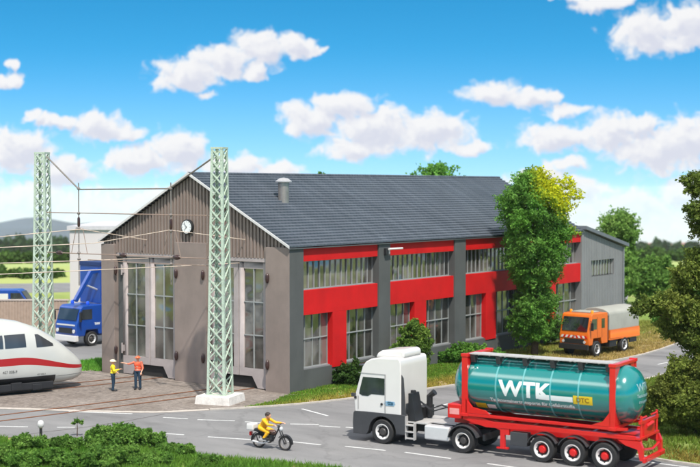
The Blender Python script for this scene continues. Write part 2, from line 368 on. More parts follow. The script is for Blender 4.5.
def asphalt(name, c1, c2, sc=.35, grain=60, vs_=.3, amp=.14, cracks=0):
    m = bpy.data.materials.new(name); m.use_nodes = True; nt = m.node_tree; N = nt.nodes.new; L = nt.links.new; p = nt.nodes['Principled BSDF']; p.inputs['Roughness'].default_value = .8; p.inputs['Specular IOR Level'].default_value = .3
    tc = N('ShaderNodeTexCoord'); mp = N('ShaderNodeMapping'); mp.inputs['Scale'].default_value = (1, vs_, 1); L(tc.outputs['Object'], mp.inputs[0])
    n = N('ShaderNodeTexNoise'); n.inputs['Scale'].default_value = sc; n.inputs['Detail'].default_value = 7; n.inputs['Roughness'].default_value = .65; L(mp.outputs[0], n.inputs['Vector'])
    c = N('ShaderNodeValToRGB'); L(n.outputs['Fac'], c.inputs[0]); e = c.color_ramp.elements; e[0].position = .3; e[0].color = (*c1, 1); e[1].position = .7; e[1].color = (*c2, 1)
    g = N('ShaderNodeTexNoise'); g.inputs['Scale'].default_value = grain / 3; g.inputs['Detail'].default_value = 5; g.inputs['Roughness'].default_value = .8; L(tc.outputs['Object'], g.inputs['Vector'])
    r = N('ShaderNodeMapRange'); L(g.outputs['Fac'], r.inputs[0]); r.inputs[1].default_value = .3; r.inputs[2].default_value = .7; r.inputs[3].default_value = 1 - amp; r.inputs[4].default_value = 1 + amp
    fac = r.outputs[0]
    if cracks:
        wn = N('ShaderNodeTexNoise'); wn.inputs['Scale'].default_value = 1.5; wn.inputs['Detail'].default_value = 4; L(tc.outputs['Object'], wn.inputs['Vector'])
        wm = N('ShaderNodeVectorMath'); wm.operation = 'MULTIPLY_ADD'; L(wn.outputs['Color'], wm.inputs[0]); wm.inputs[1].default_value = (1.2, 1.2, 0); L(tc.outputs['Object'], wm.inputs[2])
        vo = N('ShaderNodeTexVoronoi'); vo.feature = 'DISTANCE_TO_EDGE'; vo.inputs['Scale'].default_value = .16; L(wm.outputs[0], vo.inputs['Vector'])
        cr_ = N('ShaderNodeMapRange'); L(vo.outputs['Distance'], cr_.inputs[0]); cr_.inputs[1].default_value = 0; cr_.inputs[2].default_value = .012; cr_.inputs[3].default_value = .84; cr_.inputs[4].default_value = 1
        # broad repaired patches and oily stains
        sn = N('ShaderNodeTexNoise'); sn.inputs['Scale'].default_value = .22; sn.inputs['Detail'].default_value = 5; sn.inputs['Roughness'].default_value = .7; L(mp.outputs[0], sn.inputs['Vector'])
        sr = N('ShaderNodeMapRange'); L(sn.outputs['Fac'], sr.inputs[0]); sr.inputs[1].default_value = .54; sr.inputs[2].default_value = .66; sr.inputs[3].default_value = 1; sr.inputs[4].default_value = .76
        for q_ in (cr_, sr):
            mu = N('ShaderNodeMath'); mu.operation = 'MULTIPLY'; L(fac, mu.inputs[0]); L(q_.outputs[0], mu.inputs[1]); fac = mu.outputs[0]
    v = N('ShaderNodeVectorMath'); v.operation = 'SCALE'; L(c.outputs[0], v.inputs[0]); L(fac, v.inputs['Scale']); L(v.outputs[0], p.inputs['Base Color'])
    b = N('ShaderNodeBump'); b.inputs['Strength'].default_value = .35; b.inputs['Distance'].default_value = .03; L(g.outputs['Fac'], b.inputs['Height']); L(b.outputs[0], p.inputs['Normal'])
    MATS[name] = m; return m
M_asph = asphalt('asphalt', (.155, .152, .152), (.25, .243, .238), cracks=1)
M_verge = asphalt('verge_soil', (.26, .20, .10), (.33, .25, .10), .9, 30, 1)
M_mark = mat('road_paint', (.62, .62, .60), .7, var=.18, nscale=5, fine=.12)
M_kerb = mat('kerb_stone', (.46, .41, .36), .85, var=.15, nscale=4, fine=.1)
M_sett = brickmat('stone_setts', (.235, .20, .175), (.315, .275, .245), (.185, .155, .135), .19, .12, .012, .9, 'XY', .5, .3)

def smooth_pts(pts, it=2, closed=False):
    for _ in range(it):
        q = []
        n = len(pts)
        rngi = range(n if closed else n - 1)
        if not closed: q.append(pts[0])
        for i in rngi:
            a = pts[i]; b = pts[(i + 1) % n]
            q.append((a[0]*.75+b[0]*.25, a[1]*.75+b[1]*.25)); q.append((a[0]*.25+b[0]*.75, a[1]*.25+b[1]*.75))
        if not closed: q.append(pts[-1])
        pts = q
    return pts
from mathutils.geometry import tessellate_polygon
def sheet(name, pts, z, m, label=None):
    vs = [(p[0], p[1], z) for p in pts]; tr = tessellate_polygon([[Vector(v) for v in vs]])
    mb = MB(); mb.add(vs, [tuple(t) for t in tr]); o = mb.build(name, m)
    for p in o.data.polygons:
        if p.normal.z < 0: p.flip()
    return struct(o, label)
# stone-sett apron before the shed, carrying the tracks
M_appr = asphalt('fine_setts', (.15, .122, .102), (.265, .228, .20), .5, 11, 1, .55)
sheet('apron', [(-30, 40), (-13, 36), (-2, 18.5), (.6, 15.3), (.9, 14), (.9, -.1), (-2, -.9), (-5.2, -1.1), (-6.9, .12), (-8.4, 1.1), (-9.4, 2.5), (-10.6, 4.7), (-11.8, 7.5), (-14, 13), (-20, 26)], .004, M_appr)
far_edge = smooth_pts([(-5.2, -60), (-5.2, -25), (-4.6, -21.5), (-3.2, -19.0), (-.5, -15.5), (4, -13.4), (19, -12.8), (30, -15), (42, -15), (54, -10), (70, 2)], 2)
north_edge = smooth_pts([(72, 10), (56, 0), (45, -5.2), (38.4, -6.9), (32.3, -8.0), (25.4, -8.45), (16, -7.3), (7.7, -5.6), (.65, -3.8), (-2.5, -2.75), (-5.3, -1.1), (-6.9, .12), (-8.4, 1.1), (-9.4, 2.5), (-10.6, 4.7), (-12.6, 9), (-17, 18), (-24, 32)], 1)
near_edge = smooth_pts([(-33, 30), (-25, 16), (-20, 7), (-17.3, 2.5), (-16.4, .9), (-15.8, -1.3), (-15.3, -3.4), (-15.1, -5.2), (-15.0, -7.0), (-14.1, -10.9), (-13.7, -13.1), (-13.5, -25), (-13.5, -60)], 2)
sheet('road', far_edge + north_edge + near_edge, .008, M_asph)
def strip(name, line, w0, w1, z, m, box_h=0):
    """ribbon along a polyline between offsets w0..w1 to its left"""
    L0 = []; L1 = []
    for i, p in enumerate(line):
        a = line[max(i-1, 0)]; b = line[min(i+1, len(line)-1)]; d = Vector((b[0]-a[0], b[1]-a[1])).normalized(); n = (-d.y, d.x)
        L0.append((p[0]+n[0]*w0, p[1]+n[1]*w0)); L1.append((p[0]+n[0]*w1, p[1]+n[1]*w1))
    mb = MB(); n = len(line)
    if box_h:
        vs = [(*p, z) for p in L0] + [(*p, z) for p in L1] + [(*p, z+box_h) for p in L0] + [(*p, z+box_h) for p in L1]
        fs = []
        for i in range(n-1):
            fs += [(2*n+i, 2*n+i+1, 3*n+i+1, 3*n+i), (i, i+1, 2*n+i+1, 2*n+i), (n+i+1, n+i, 3*n+i, 3*n+i+1)]
        fs += [(0, 2*n, 3*n, n), (n-1, 2*n-1, 4*n-1, 3*n-1)]
        mb.add(vs, fs)
    else: mb.add([(*p, z) for p in L0] + [(*p, z) for p in L1], [(i, i+1, n+i+1, n+i) for i in range(n-1)])
    return struct(mb.build(name, m))
k0 = [p for p in north_edge if -6.9 < p[0] < 60]
strip('kerb', k0, -.02, -.16, -.02, M_kerb, .10)
strip('kerb', [p for p in north_edge if p[0] <= -6.5], -.05, -.5, .013, M_kerb)
strip('kerb', [p for p in far_edge if p[1] > -58], -.02, -.16, -.02, M_kerb, .10)
strip('verge', [p for p in near_edge], -.1, -.9, .006, M_verge)
sheet('verge', smooth_pts([(-5.3, -1.0), (-2.5, -2.6), (.65, -3.65), (7.7, -5.45), (16, -7.1), (25.4, -8.25), (32.3, -7.8), (38, -6.7), (44, -5), (44, -2), (36, -3.4), (28, -3.2), (20, -3.2), (8, -3.4), (0, -2.3), (-3, -1.3)], 1, True), .004, M_verge)
# markings
mk = MB()
def dash(a, b, w=.13):
    d = Vector((b[0]-a[0], b[1]-a[1])).normalized(); n = Vector((-d.y, d.x)) * w / 2
    mk.add([(a[0]-n.x, a[1]-n.y, .013), (b[0]-n.x, b[1]-n.y, .013), (b[0]+n.x, b[1]+n.y, .013), (a[0]+n.x, a[1]+n.y, .013)], [(0,1,2,3)])
for a, b in [((-9.35,.27),(-8.95,-.98)), ((-8.85,-1.5),(-8.04,-3.16)), ((-8.3+.35,-3.7),(-7.65,-4.63)), ((-7.15,-5.8),(-6.45,-6.95)), ((-6.75,-7.2),(-6.45,-8.2)), ((-6.3,-8.4),(-6.1,-9.3)),
             ((-13.7,1.64),(-14.2,2.3)), ((-14.9,3.49),(-15.6,4.7)), ((-12.57,-2.24),(-12.1,-3.7)), ((-11.83,-4.89),(-11.2,-6.9)), ((-10.55,-8.4),(-10.33,-10.06)), ((-9.99,-11.09),(-9.7,-13.0)), ((-9.55,-13.87),(-9.51,-16.1)),
             ((-9.5,-17.8),(-9.5,-20)), ((-9.5,-21.8),(-9.5,-24)), ((-9.5,-26),(-9.5,-28)), ((-9.5,-30),(-9.5,-32)), ((-3.45,-3.57),(-4.32,-5.86)), ((.3,-8.56),(2.2,-8.62)), ((4.6,-9),(6.6,-9.2)), ((9,-9.6),(11,-9.8)), ((13.5,-10.2),(15.5,-10.4)), ((18,-10.6),(20,-10.8)), ((23,-11),(25,-11.2)), ((28,-11.4),(30,-11.5))]:
    dash(a, b)
for i in range(22): dash((-5.42, -21.6 - i*1.5), (-5.42, -23.1 - i*1.5))
dash((-9.5, 2.2), (-10.9, 5.2), .16)
struct(mk.build('road_marking', M_mark))
# rails: two tracks curving out of the gates
def rail_track(line, name='railway_track'):
    mb = MB(); 
    for s in (-.75, .75):
        for (w0, w1, h, mi) in ((s-.035, s+.035, .03, 0), (s-.12, s-.075, .016, 1), (s+.075, s+.12, .016, 1)):
            L0=[];L1=[]
            for i, p in enumerate(line):
                a = line[max(i-1,0)]; b = line[min(i+1,len(line)-1)]; d = Vector((b[0]-a[0], b[1]-a[1])).normalized(); n=(-d.y,d.x)
                L0.append((p[0]+n[0]*w0,p[1]+n[1]*w0)); L1.append((p[0]+n[0]*w1,p[1]+n[1]*w1))
            n=len(line); vs=[(*p,h) for p in L0]+[(*p,h) for p in L1]+[(*p,.001) for p in L0]+[(*p,.001) for p in L1]
            mb.add(vs,[(i,i+1,n+i+1,n+i) for i in range(n-1)]+[(2*n+i,2*n+i+1,i+1,i) for i in range(n-1)]+[(n+i,n+i+1,3*n+i+1,3*n+i) for i in range(n-1)],mi)
    return struct(mb.build(name,[mat('rusty_rail',(.30,.12,.055),.55,metal=.3,var=.2,nscale=8),mat('rail_groove',(.07,.045,.035),.9,var=.2)]))
T1 = [(.8,10.65),(-2,11.0),(-4.4,11.6),(-9,13.1),(-14,14.9),(-20,17.2),(-30,21)]
T2 = [(.8,3.6),(-2,3.95),(-5,4.5),(-8,5.1),(-14,6.35),(-20,7.8),(-32,11)]
rail_track(smooth_pts(T1,2)); rail_track(smooth_pts(T2,2))
strip('road_joint', [(-8.6,.9),(-11.04,.93),(-13.99,1.39),(-15.28,1.87),(-17.59,2.15),(-21,3)], -.03, .03, .014, mat('joint_tar', (.09,.075,.07), .8))
# distant tracks and roads
sheet('path', [(46, 12), (50, 6), (62, 9), (78, 16), (90, 26), (84, 30), (70, 22), (56, 15)], .006, M_asph)
sheet('yard', [(1, 20), (5, 19), (15.5, 16), (24, 18), (26, 30), (14, 34), (4, 50), (-6, 60), (-12, 40), (-4, 26)], .006, M_asph)
sheet('far_road', [(30, 72), (40, 64), (56, 56), (75, 48), (80, 56), (60, 66), (46, 78), (34, 92)], .006, M_asph)

# ---------------------------------------------------------------- engine shed
LN, WD, HE, HR = 34.7, 14.45, 7.86, 11.78
shed = thing('engine_shed', (0, 0, 0), 0, 'long grey engine shed with red side panels, slate roof and two tall track gates', 'engine shed')
YM = WD / 2
def roofz(y): return HE + (HR - HE) * (1 - abs(y - YM) / YM)
# roof: courses of tiles, both slopes
M_roof = brickmat('slate_tiles', (.068, .080, .098), (.095, .108, .128), (.034, .042, .056), .30, 50., .02, .55, 'XY', .3, .16)
rf = MB(); NR = 27
for side in (0, 1):
    for i in range(NR):
        t0 = i / NR; t1 = (i + 1) / NR
        ya = -.06 + (YM + .06) * t0; yb = -.06 + (YM + .06) * t1 + .04
        if yb > YM: yb = YM
        za = HE + .0 + (HR + .03 - HE) * t0 + .085; zb = HE + .0 + (HR + .03 - HE) * (t1) + .015
        if side: ya, yb = WD - ya, WD - yb
        x0, x1 = -.12, LN + .12
        rf.add([(x0, ya, za), (x1, ya, za), (x1, yb, zb), (x0, yb, zb), (x0, ya, za - .09), (x1, ya, za - .09), (x1, yb, zb - .09), (x0, yb, zb - .09)],
               [(0,1,2,3), (4,5,1,0), (4,7,6,5), (0,3,7,4), (1,5,6,2)])
roof = rf.build('roof', M_roof, shed)
r2 = MB(); r2.tube([(-.14, YM, HR + .07), (LN + .14, YM, HR + .07)], .09, 8); r2.build('ridge_cap', M_roof, roof)
for s in (0, 1):
    t = MB(); y0 = -.10 if not s else WD + .10; zz0 = HE - .03
    t.add([(-.18, y0, zz0 - .03), (-.18, YM, HR - .01), (-.18, YM, HR + .13), (-.18, y0, zz0 + .11), (-.125, y0, zz0 - .03), (-.125, YM, HR - .01), (-.125, YM, HR + .13), (-.125, y0, zz0 + .11)],
          [(0,1,2,3),(7,6,5,4),(0,4,5,1),(1,5,6,2),(2,6,7,3),(3,7,4,0)])
    t.build('barge_board', M_trim, roof)
gt = MB()
gt.prism([(-.12, 7.80), (-.10, 7.75), (-.03, 7.75), (-.01, 7.80)], -.1, LN + .1, 'x'); gt.build('gutter', mat('zinc', (.20, .22, .24), .5, metal=.3), roof)
# gable cladding (ribs) front and rear
def gable(x, name, zlow, rear=False):
    g = MB(); n = 58; w = WD / n
    for i in range(n):
        for (a, b, dx) in ((0, .5, -.085), (.5, 1, 0)):
            y0 = (i + a) * w; y1 = (i + b) * w; z0 = zlow
            g.add([(x + dx, y0, z0), (x + dx, y1, z0), (x + dx, y1, roofz(y1) - .02), (x + dx, y0, roofz(y0) - .02), (x + .12, y0, z0), (x + .12, y1, z0), (x + .12, y1, roofz(y1) - .02), (x + .12, y0, roofz(y0) - .02)],
                  [(0,3,2,1),(4,5,6,7),(0,1,5,4),(1,2,6,5),(2,3,7,6),(3,0,4,7)])
    return g.build(name, M_rib, shed)
gable(.22, 'gable_cladding', 7.205)
gb = MB(); gb.prism([(0, 0), (WD, 0), (WD, HE - .1), (YM, HR - .1), (0, HE - .1)], LN - .2, LN, 'x'); gb.build('wall', M_lgrey, shed)
# front pillars
for (y0, y1, z1, nm) in ((0, 1.68, HE - .02, 'front_pier'), (13.35, WD, HE - .16, 'front_pier'), (6.02, 8.45, 7.95, 'front_pier')):
    MB().box(0 if nm else 0, .6, y0, y1, 0, z1).build(nm, M_taupe, shed, bevel=.015)
MB().box(.25, .62, 1.68, 6.02, 7.0, 7.12).build('lintel', M_taupe, shed); MB().box(.25, .62, 8.45, 13.35, 7.0, 7.12).build('lintel', M_taupe, shed)
MB().box(.62, LN - .25, .62, WD - .3, -.0, .03).build('floor', M_dark, shed)
# gates
M_dk = M_dark
def gate(y0, y1):
    g = MB(); x = .30
    MB().box(.48, .60, y0, y1, 0, 7.0).build('gate_backing', M_dark, shed)
    mid = (y0 + y1) / 2
    for sgn, (a, b) in ((1, (y0 + .02, mid - .03)), (-1, (mid + .03, y1 - .02))):
        # a..b ; outer side is a when sgn=1
        lf = MB(); w = b - a; st = .34
        lf.box(x, x + .1, a, a + st, 1.12, 6.98); lf.box(x, x + .1, b - st, b, 1.12, 6.98)
        lf.box(x, x + .1, a + st, b - st, 6.60, 6.98)
        if sgn == 1: prof = [(a, .04), (a + .75, .04), (a + 1.15, .68), (b, .68), (b, 1.12), (a, 1.12)]
        else: prof = [(b, .04), (b, 1.12), (a, 1.12), (a, .68), (b - 1.15, .68), (b - .75, .04)]
        lf.prism(prof, x, x + .1, 'x')
        leaf = lf.build('gate_leaf', M_door, shed, bevel=.012)
        br = MB(); wa, wb = a + st, b - st; m_ = (wa + wb) / 2
        br.box(x + .02, x + .075, m_ - .035, m_ + .035, 1.12, 6.60)
        for q in (1, 2): z = 1.12 + (6.60 - 1.12) * q / 3; br.box(x + .02, x + .07, wa, m_ - .035, z - .03, z + .03); br.box(x + .02, x + .07, m_ + .035, wb, z - .03, z + .03)
        br.build('window_bar', M_mull, leaf)
        MB().box(x + .076, x + .086, wa, wb, 1.12, 6.6).build('window_pane', M_glass, leaf)
        # hinges on outer edge
        oy = a if sgn == 1 else b
        for z in (1.55, 6.2):
            h = MB(); h.box(x - .1, x, oy - .04 if sgn == 1 else oy - .14, oy + .14 if sgn == 1 else oy + .04, z - .18, z + .18); h.tube([(x - .1, oy, z - .3), (x - .1, oy, z + .3)], .05, 8)
            h.build('hinge', M_door, leaf)
    for yy in (y0 - .22, y1 + .22):
        for z in (1.45, 6.15):
            xx = -.07 if 0 < yy < WD else 0
            c = MB(); c.ball((xx, yy, z), .15, 12, (.7, .8, 1.9)); c.tube([(xx - .02, yy, z + .1), (.05, yy, z + .1)], .05, 6)
            c.build('gate_catch', M_ins, shed, smooth=True)
gate(1.72, 5.98); gate(8.49, 12.95)
MB().box(.34, .58, 12.95, 13.35, 0, 7.0).build('gate_jamb', M_dgrey, shed)
MB().box(.16, .30, 1.69, 6.01, 6.99, 7.20).build('lintel', M_door, shed, bevel=.01); MB().box(.16, .30, 8.46, 13.34, 6.99, 7.20).build('lintel', M_door, shed, bevel=.01)
# side wall: pilasters, red frames, windows
pil = [(-.0, 1.22), (8.32, 9.5), (16.72, 18.04), (25.15, 26.4), (33.5, 34.68)]
for i, (a, b) in enumerate(pil[:-1]):
    y1 = .7
    MB().box(a + (.003 if i == 0 else 0), b, -.003 if i == 0 else 0, .7, -.0, HE - .07).build('pilaster', M_dgrey, shed, bevel=.012)
pil[-1] = (34.62, 34.7)
def window_bank(x0, x1, z0, z1, n, rows, top=False):
    """recessed window: returns the window frame with bars, pane child"""
    y = .50; f = MB()
    f.box(x0, x1, y - .05, y + .02, z0, z0 + .06); f.box(x0, x1, y - .05, y + .02, z1 - .05, z1)
    for i in range(n + 1):
        x = x0 + (x1 - x0) * i / n; w = .02
        f.box(max(x0, x - w), min(x1, x + w), y - .035 - (.01 if top else 0), y + .02, z0 + .06, z1 - .05)
    for k in range(1, rows):
        z = z0 + (z1 - z0) * k / rows + .12
        f.box(x0 + .04, x1 - .04, y - .062, y + .01, z - .03, z + .03)
    o = f.build('window', M_mull, shed)
    MB().box(x0, x1, y + .022, y + .035, z0, z1).build('pane', M_glass, o)
    s = MB(); s.box(x0, x1, .30, y - .055, z0 - .04, z0 + .02); s.build('sill', M_lgrey, o)
    return o
for i in range(4):
    a = pil[i][1]; b = pil[i + 1][0]; pw = a + 2.75 if i != 3 else a + 2.9; pe = pw + 1.3
    MB().box(a, b, .10, .60, 7.04, HE - .07).build('red_panel', M_red, shed, bevel=.01)
    MB().box(a, b, .10, .60, 4.11, 5.46).build('red_panel', M_red, shed, bevel=.01)
    MB().box(pw, pe, .103, .60, 1.0, 4.11).build('red_panel', M_red, shed, bevel=.01)
    base = MB(); base.box(a, pw, .16, .60, 0, 1.11); base.box(pe, b, .16, .60, 0, 1.11); base.box(pw, pe, .16, .60, 0, .998)
    base.build('plinth', M_dgrey, shed)
    window_bank(a, b, 5.46, 7.04, 14, 1, True)
    window_bank(a, pw, 1.15, 4.11, 4, 2); window_bank(pe, b, 1.15, 4.11, 4, 2)
MB().box(.1, LN, WD - .3, WD, 0, HE - .15).build('wall', M_dgrey, shed)
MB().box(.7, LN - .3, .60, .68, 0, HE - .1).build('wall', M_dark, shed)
# annex (lean-to beyond the rear gable)
AX0, AX1 = 34.72, 41.75
def atop(x): return 7.93 - (x - AX0) * (1.52 / (AX1 - AX0))
an = MB(); wx0, wx1, wz0, wz1 = 36.1, 40.0, 4.42, 5.58; n = 50; w = (AX1 - AX0) / n
def vstrip(x0, x1, z0, z1a, z1b, dy):
    an.add([(x0, dy, z0), (x1, dy, z0), (x1, dy, z1b), (x0, dy, z1a), (x0, .3, z0), (x1, .3, z0), (x1, .3, z1b), (x0, .3, z1a)], [(0,1,2,3),(7,6,5,4),(0,4,5,1),(1,5,6,2),(2,6,7,3),(3,7,4,0)])
for i in range(n):
    x0 = AX0 + i * w; x1 = x0 + w; dy = .02 if i % 2 else 0.0
    if x0 > wx0 - .06 and x1 < wx1 + .1: vstrip(x0, x1, 0, wz0, wz0, dy); vstrip(x0, x1, wz1, atop(x0), atop(x1), dy)
    else: vstrip(x0, x1, 0, atop(x0), atop(x1), dy)
annex = an.build('annex_wall', M_lgrey, shed)
MB().box(AX1 - .2, AX1, .31, 9, 0, 6.2).build('annex_wall', M_lgrey, shed); MB().box(LN + .05, AX1, 9, 9.2, 0, 6.2).build('annex_wall', M_lgrey, shed)
f = MB(); 
for i in range(9): x = wx0 + (wx1 - wx0) * i / 8; f.box(x - .04, x + .04, .16, .22, wz0, wz1)
f.box(wx0, wx1, .02, .22, wz0 - .06, wz0); aw = f.build('window', M_mull, shed); MB().box(wx0, wx1, .225, .24, wz0, wz1).build('pane', M_glass, aw)
ar = MB(); y0, y1 = -.28, 9.4
ar.add([(AX0 - .02, y0, 7.98), (AX1 + .45, y0, 6.44), (AX1 + .45, y1, 6.44), (AX0 - .02, y1, 7.98), (AX0 - .02, y0, 8.24), (AX1 + .45, y0, 6.70), (AX1 + .45, y1, 6.70), (AX0 - .02, y1, 8.24)],
       [(0,3,2,1),(4,5,6,7),(0,1,5,4),(1,2,6,5),(2,3,7,6),(3,0,4,7)])
ar.build('annex_roof', mat('annex_roof_felt', (.13, .145, .16), .7, var=.12), shed)
MB().tube([(AX1 - .12, -.08, .1), (AX1 - .12, -.08, 6.4)], .055, 8).build('downpipe', mat('zinc2', (.28, .29, .30), .5, metal=.3), shed)
# roof ventilator
vx, vy = 4.9, 4.38; vz = roofz(vy)
ve = MB(); ve.tube([(vx, vy, vz - .3), (vx, vy, vz + 1.15)], .32, 20); vent = ve.build('ventilator', M_steel, shed, smooth=True)
c = MB(); c.lathe([(.36, 1.12), (.48, 1.14), (.48, 1.2), (.24, 1.36), (.04, 1.4)], (vx, vy, vz), 'z', 20); c.build('ventilator_cap', mat('pale_metal', (.42, .41, .41), .5, metal=.2), vent, smooth=True)
c = MB(); c.box(vx - .6, vx + .6, vy - .6, vy - .55, vz - .42, vz - .1)
c = MB(); c.prism([(vx - .55, vz - .36), (vx + .55, vz - .36), (vx + .55, vz - .22), (vx - .55, vz - .22)], vy - .55, vy + .1, 'y'); c.build('flashing', mat('lead', (.27, .29, .32), .5, metal=.2), vent)

# clock on the gable
ck = thing('wall_clock', (.16, 7.45, 8.82), 0, 'round white station clock high on the ribbed gable between the gates', 'clock')
c = MB(); c.lathe([(.40, .0), (.53, -.02), (.55, -.14), (.53, -.24), (.47, -.26), (.455, -.22)], (0, 0, 0), 'x', 32, caps=(1, 0)); c.build('clock_case', M_black, ck, smooth=True)
c = MB(); c.lathe([(.455, -.262), (.455, -.268)], (0, 0, 0), 'x', 32); dial = c.build('dial', mat('clock_face', (.80, .80, .78), .3, var=.02), ck)
c = MB()
for i in range(12):
    a = 2 * math.pi * i / 12; c.bar((-.272, .33 * math.sin(a), .33 * math.cos(a)), (-.272, .42 * math.sin(a), .42 * math.cos(a)), .035 if i % 3 == 0 else .02, .008)
c.build('hour_mark', M_black, dial)
c = MB(); c.bar((-.277, -.05, .06), (-.277, .19, -.24), .05, .008); c.build('hand', M_black, ck)
c = MB(); c.bar((-.285, -.04, -.05), (-.285, .22, .30), .035, .008); c.build('hand', M_black, ck)
ck.scale = (.8, .8, .8)
# floodlight on the second pilaster
fl = thing('wall_lamp', (8.95, -.01, 7.38), 0, 'small white lamp arm with dark bracket on the second grey pilaster', 'wall lamp')
MB().box(-.15, .10, -.18, 0, -.28, .12).build('bracket', M_black, fl, bevel=.02)
MB().box(.1, .18, -.22, -.02, -.2, .02).build('bracket', M_silver, fl, bevel=.01)
c = MB(); c.tube([(.0, -.26, .07), (1.4, -.26, .07)], .065, 10); c.build('lamp_tube', M_white, fl, smooth=True)

# ---------------------------------------------------------------- lattice masts
def mast(name, loc, rz, label):
    o = thing(name, loc, rz, label, 'catenary mast', 'lattice masts beside the tracks')
    H_ = 13.1; hb = .52; ht = .325; z0 = .42
    f = MB(); f.add([(-1, -1, -.1), (1, -1, -.1), (1, 1, -.1), (-1, 1, -.1), (-.93, -.93, z0), (.93, -.93, z0), (.93, .93, z0), (-.93, .93, z0)], [(0,3,2,1),(4,5,6,7),(0,1,5,4),(1,2,6,5),(2,3,7,6),(3,0,4,7)])
    f.build('foundation', M_conc, o, bevel=.03)
    def hw(z): return hb + (ht - hb) * (z - z0) / (H_ - z0)
    for sx in (-1, 1):
        for sy in (-1, 1):
            l = MB()
            for (ax, ay) in ((1, 0), (0, 1)):
                pts = []
                for z in (z0, H_):
                    h = hw(z); cx, cy = sx * h, sy * h; w_ = .13; t_ = .03
                    if ax: q = [(cx, cy), (cx - sx * w_, cy), (cx - sx * w_, cy - sy * t_), (cx, cy - sy * t_)]
                    else: q = [(cx - .0, cy - sy * t_), (cx, cy - sy * w_), (cx - sx * t_, cy - sy * w_), (cx - sx * t_, cy - sy * t_)]
                    pts += [(a, b, z) for a, b in q]
                l.add(pts, [(3,2,1,0),(4,5,6,7),(0,1,5,4),(1,2,6,5),(2,3,7,6),(3,0,4,7)])
            l.build('leg', M_mast, o)
    zs = [z0 + .05]; 
    while zs[-1] < H_ - .6: zs.append(zs[-1] + 1.75 * hw(zs[-1]))
    sc = (H_ - .08 - zs[0]) / (zs[-1] - zs[0]); zs = [zs[0] + (z - zs[0]) * sc for z in zs]
    for k, (dx, dy) in enumerate(((0, -1), (1, 0), (0, 1), (-1, 0))):
        b = MB()
        for i in range(len(zs) - 1):
            a0, a1 = hw(zs[i]) - .05, hw(zs[i + 1]) - .05
            for s, dd in ((1, .012), (-1, -.03)):
                p0 = (-s * a0, zs[i]); p1 = (s * a1, zs[i + 1])
                def W(p, h): 
                    e = h + dd - .03
                    return (p[0] * (1 if dx == 0 else 0) + dx * e, p[0] * (1 if dy == 0 else 0) + dy * e, p[1])
                b.bar(W(p0, hw(zs[i])), W(p1, hw(zs[i + 1])), .062, .02) if dx == 0 else b.bar(W(p0, hw(zs[i])), W(p1, hw(zs[i + 1])), .062, .062)
        b.build('lattice_bracing', M_mast, o)
    t = MB(); h = ht + .02
    for z in (H_ - .02, z0 + .02):
        hh = hw(z) + .015
        t.box(-hh, hh, -hh, -hh + .08, z - .06, z + .04); t.box(-hh, hh, hh - .08, hh, z - .06, z + .04); t.box(-hh, -hh + .08, -hh + .08, hh - .08, z - .06, z + .04); t.box(hh - .08, hh, -hh + .08, hh - .08, z - .06, z + .04)
    t.build('end_frame', M_mast, o)
    return o
MR = Vector((-4.27, 1.15, 0)); ML = Vector((-3.37, 15.75, 0))
mast('lattice_mast', MR, R(16), 'mint green lattice mast on a whitish concrete block before the right gate')
mast('lattice_mast', ML, R(22), 'mint green lattice mast behind the white train, left of the shed')
# ---------------------------------------------------------------- overhead line rig
def gp(t, z): p = ML.lerp(MR, t); return Vector((p.x, p.y, z))      # t: 0 at left mast, 1 at right mast
tA, tB = .226, .75
def rod(name, a, b, r, label, cat, m=None, group=None, ins=()):
    mb = MB(); mb.tube([a, b], r, 6); o = mb.build(name, m or M_rod); tag(o, label, cat, group)
    for t in ins:
        p = Vector(a).lerp(Vector(b), t); d = (Vector(b) - Vector(a)).normalized() * .26
        q = MB(); q.tube([p - d, p - d * .8, p - d * .3, p + d * .3, p + d * .8, p + d], [.04, .10, .13, .13, .10, .04], 10); q.build('insulator', M_ins, o, smooth=True)
    return o
rod('stay_rod', gp(.03, 12.85), gp(tA, 10.98), .045, 'slanting dark stay rod from the left mast top down to the cross bar', 'stay rod', group='stays of the overhead rig')
rod('stay_rod', gp(.97, 12.6), gp(tB, 11.05), .045, 'slanting dark stay rod from the right mast top down to the cross bar', 'stay rod', group='stays of the overhead rig')
rod('cross_bar', gp(tA, 10.95), gp(tB, 11.0), .042, 'topmost dark horizontal bar strung between the two hanging tubes', 'cross bar')
rod('span_wire', gp(0.02, 9.62), gp(.97, 9.60), .028, 'middle span wire between the two lattice masts, below the top bar', 'span wire', M_wire)
rod('span_wire', gp(0.02, 7.30), gp(.97, 7.38), .028, 'lowest span wire between the masts, strung with dark insulators', 'span wire', M_wire, ins=(.09, .49, .80))
for t, zb, lab in ((tA, 5.5, 'thin vertical drop tube nearer the left mast, in front of the sky'), (tB, 5.9, 'thin vertical drop tube in front of the gable, beside the clock')):
    o = rod('drop_tube', gp(t, zb), gp(t, 11.32), .036, lab, 'drop tube', group='drop tubes of the overhead rig')
    for z in (11.0, 9.6, 8.75, 7.35, 7.0):
        q = MB(); p = gp(t, z); q.ball(p, .10, 8, (1, 1, .9)); q.build('clamp', M_rod, o, smooth=True)
    q = MB(); q.tube([gp(t, 8.8), gp(t, 8.9), gp(t, 9.3), gp(t, 9.4)], [.035, .08, .08, .035], 8); q.build('insulator', M_ins, o, smooth=True)
    q = MB(); q.tube([gp(t - .045, 7.35), gp(t - .015, 8.8), gp(t + .025, 8.75), gp(t + .05, 7.35)], .02, 5); q.build('hanger', M_wire, o)
def wire(pts, lab, r=.022, m=None, name='contact_wire', g='overhead line wires'):
    mb = MB(); mb.tube(pts, r, 5); return tag(mb.build(name, m or M_wire), lab, 'overhead wire', g)
Mw2 = mat('pale_wire', (.62, .50, .40), .5, metal=.1)
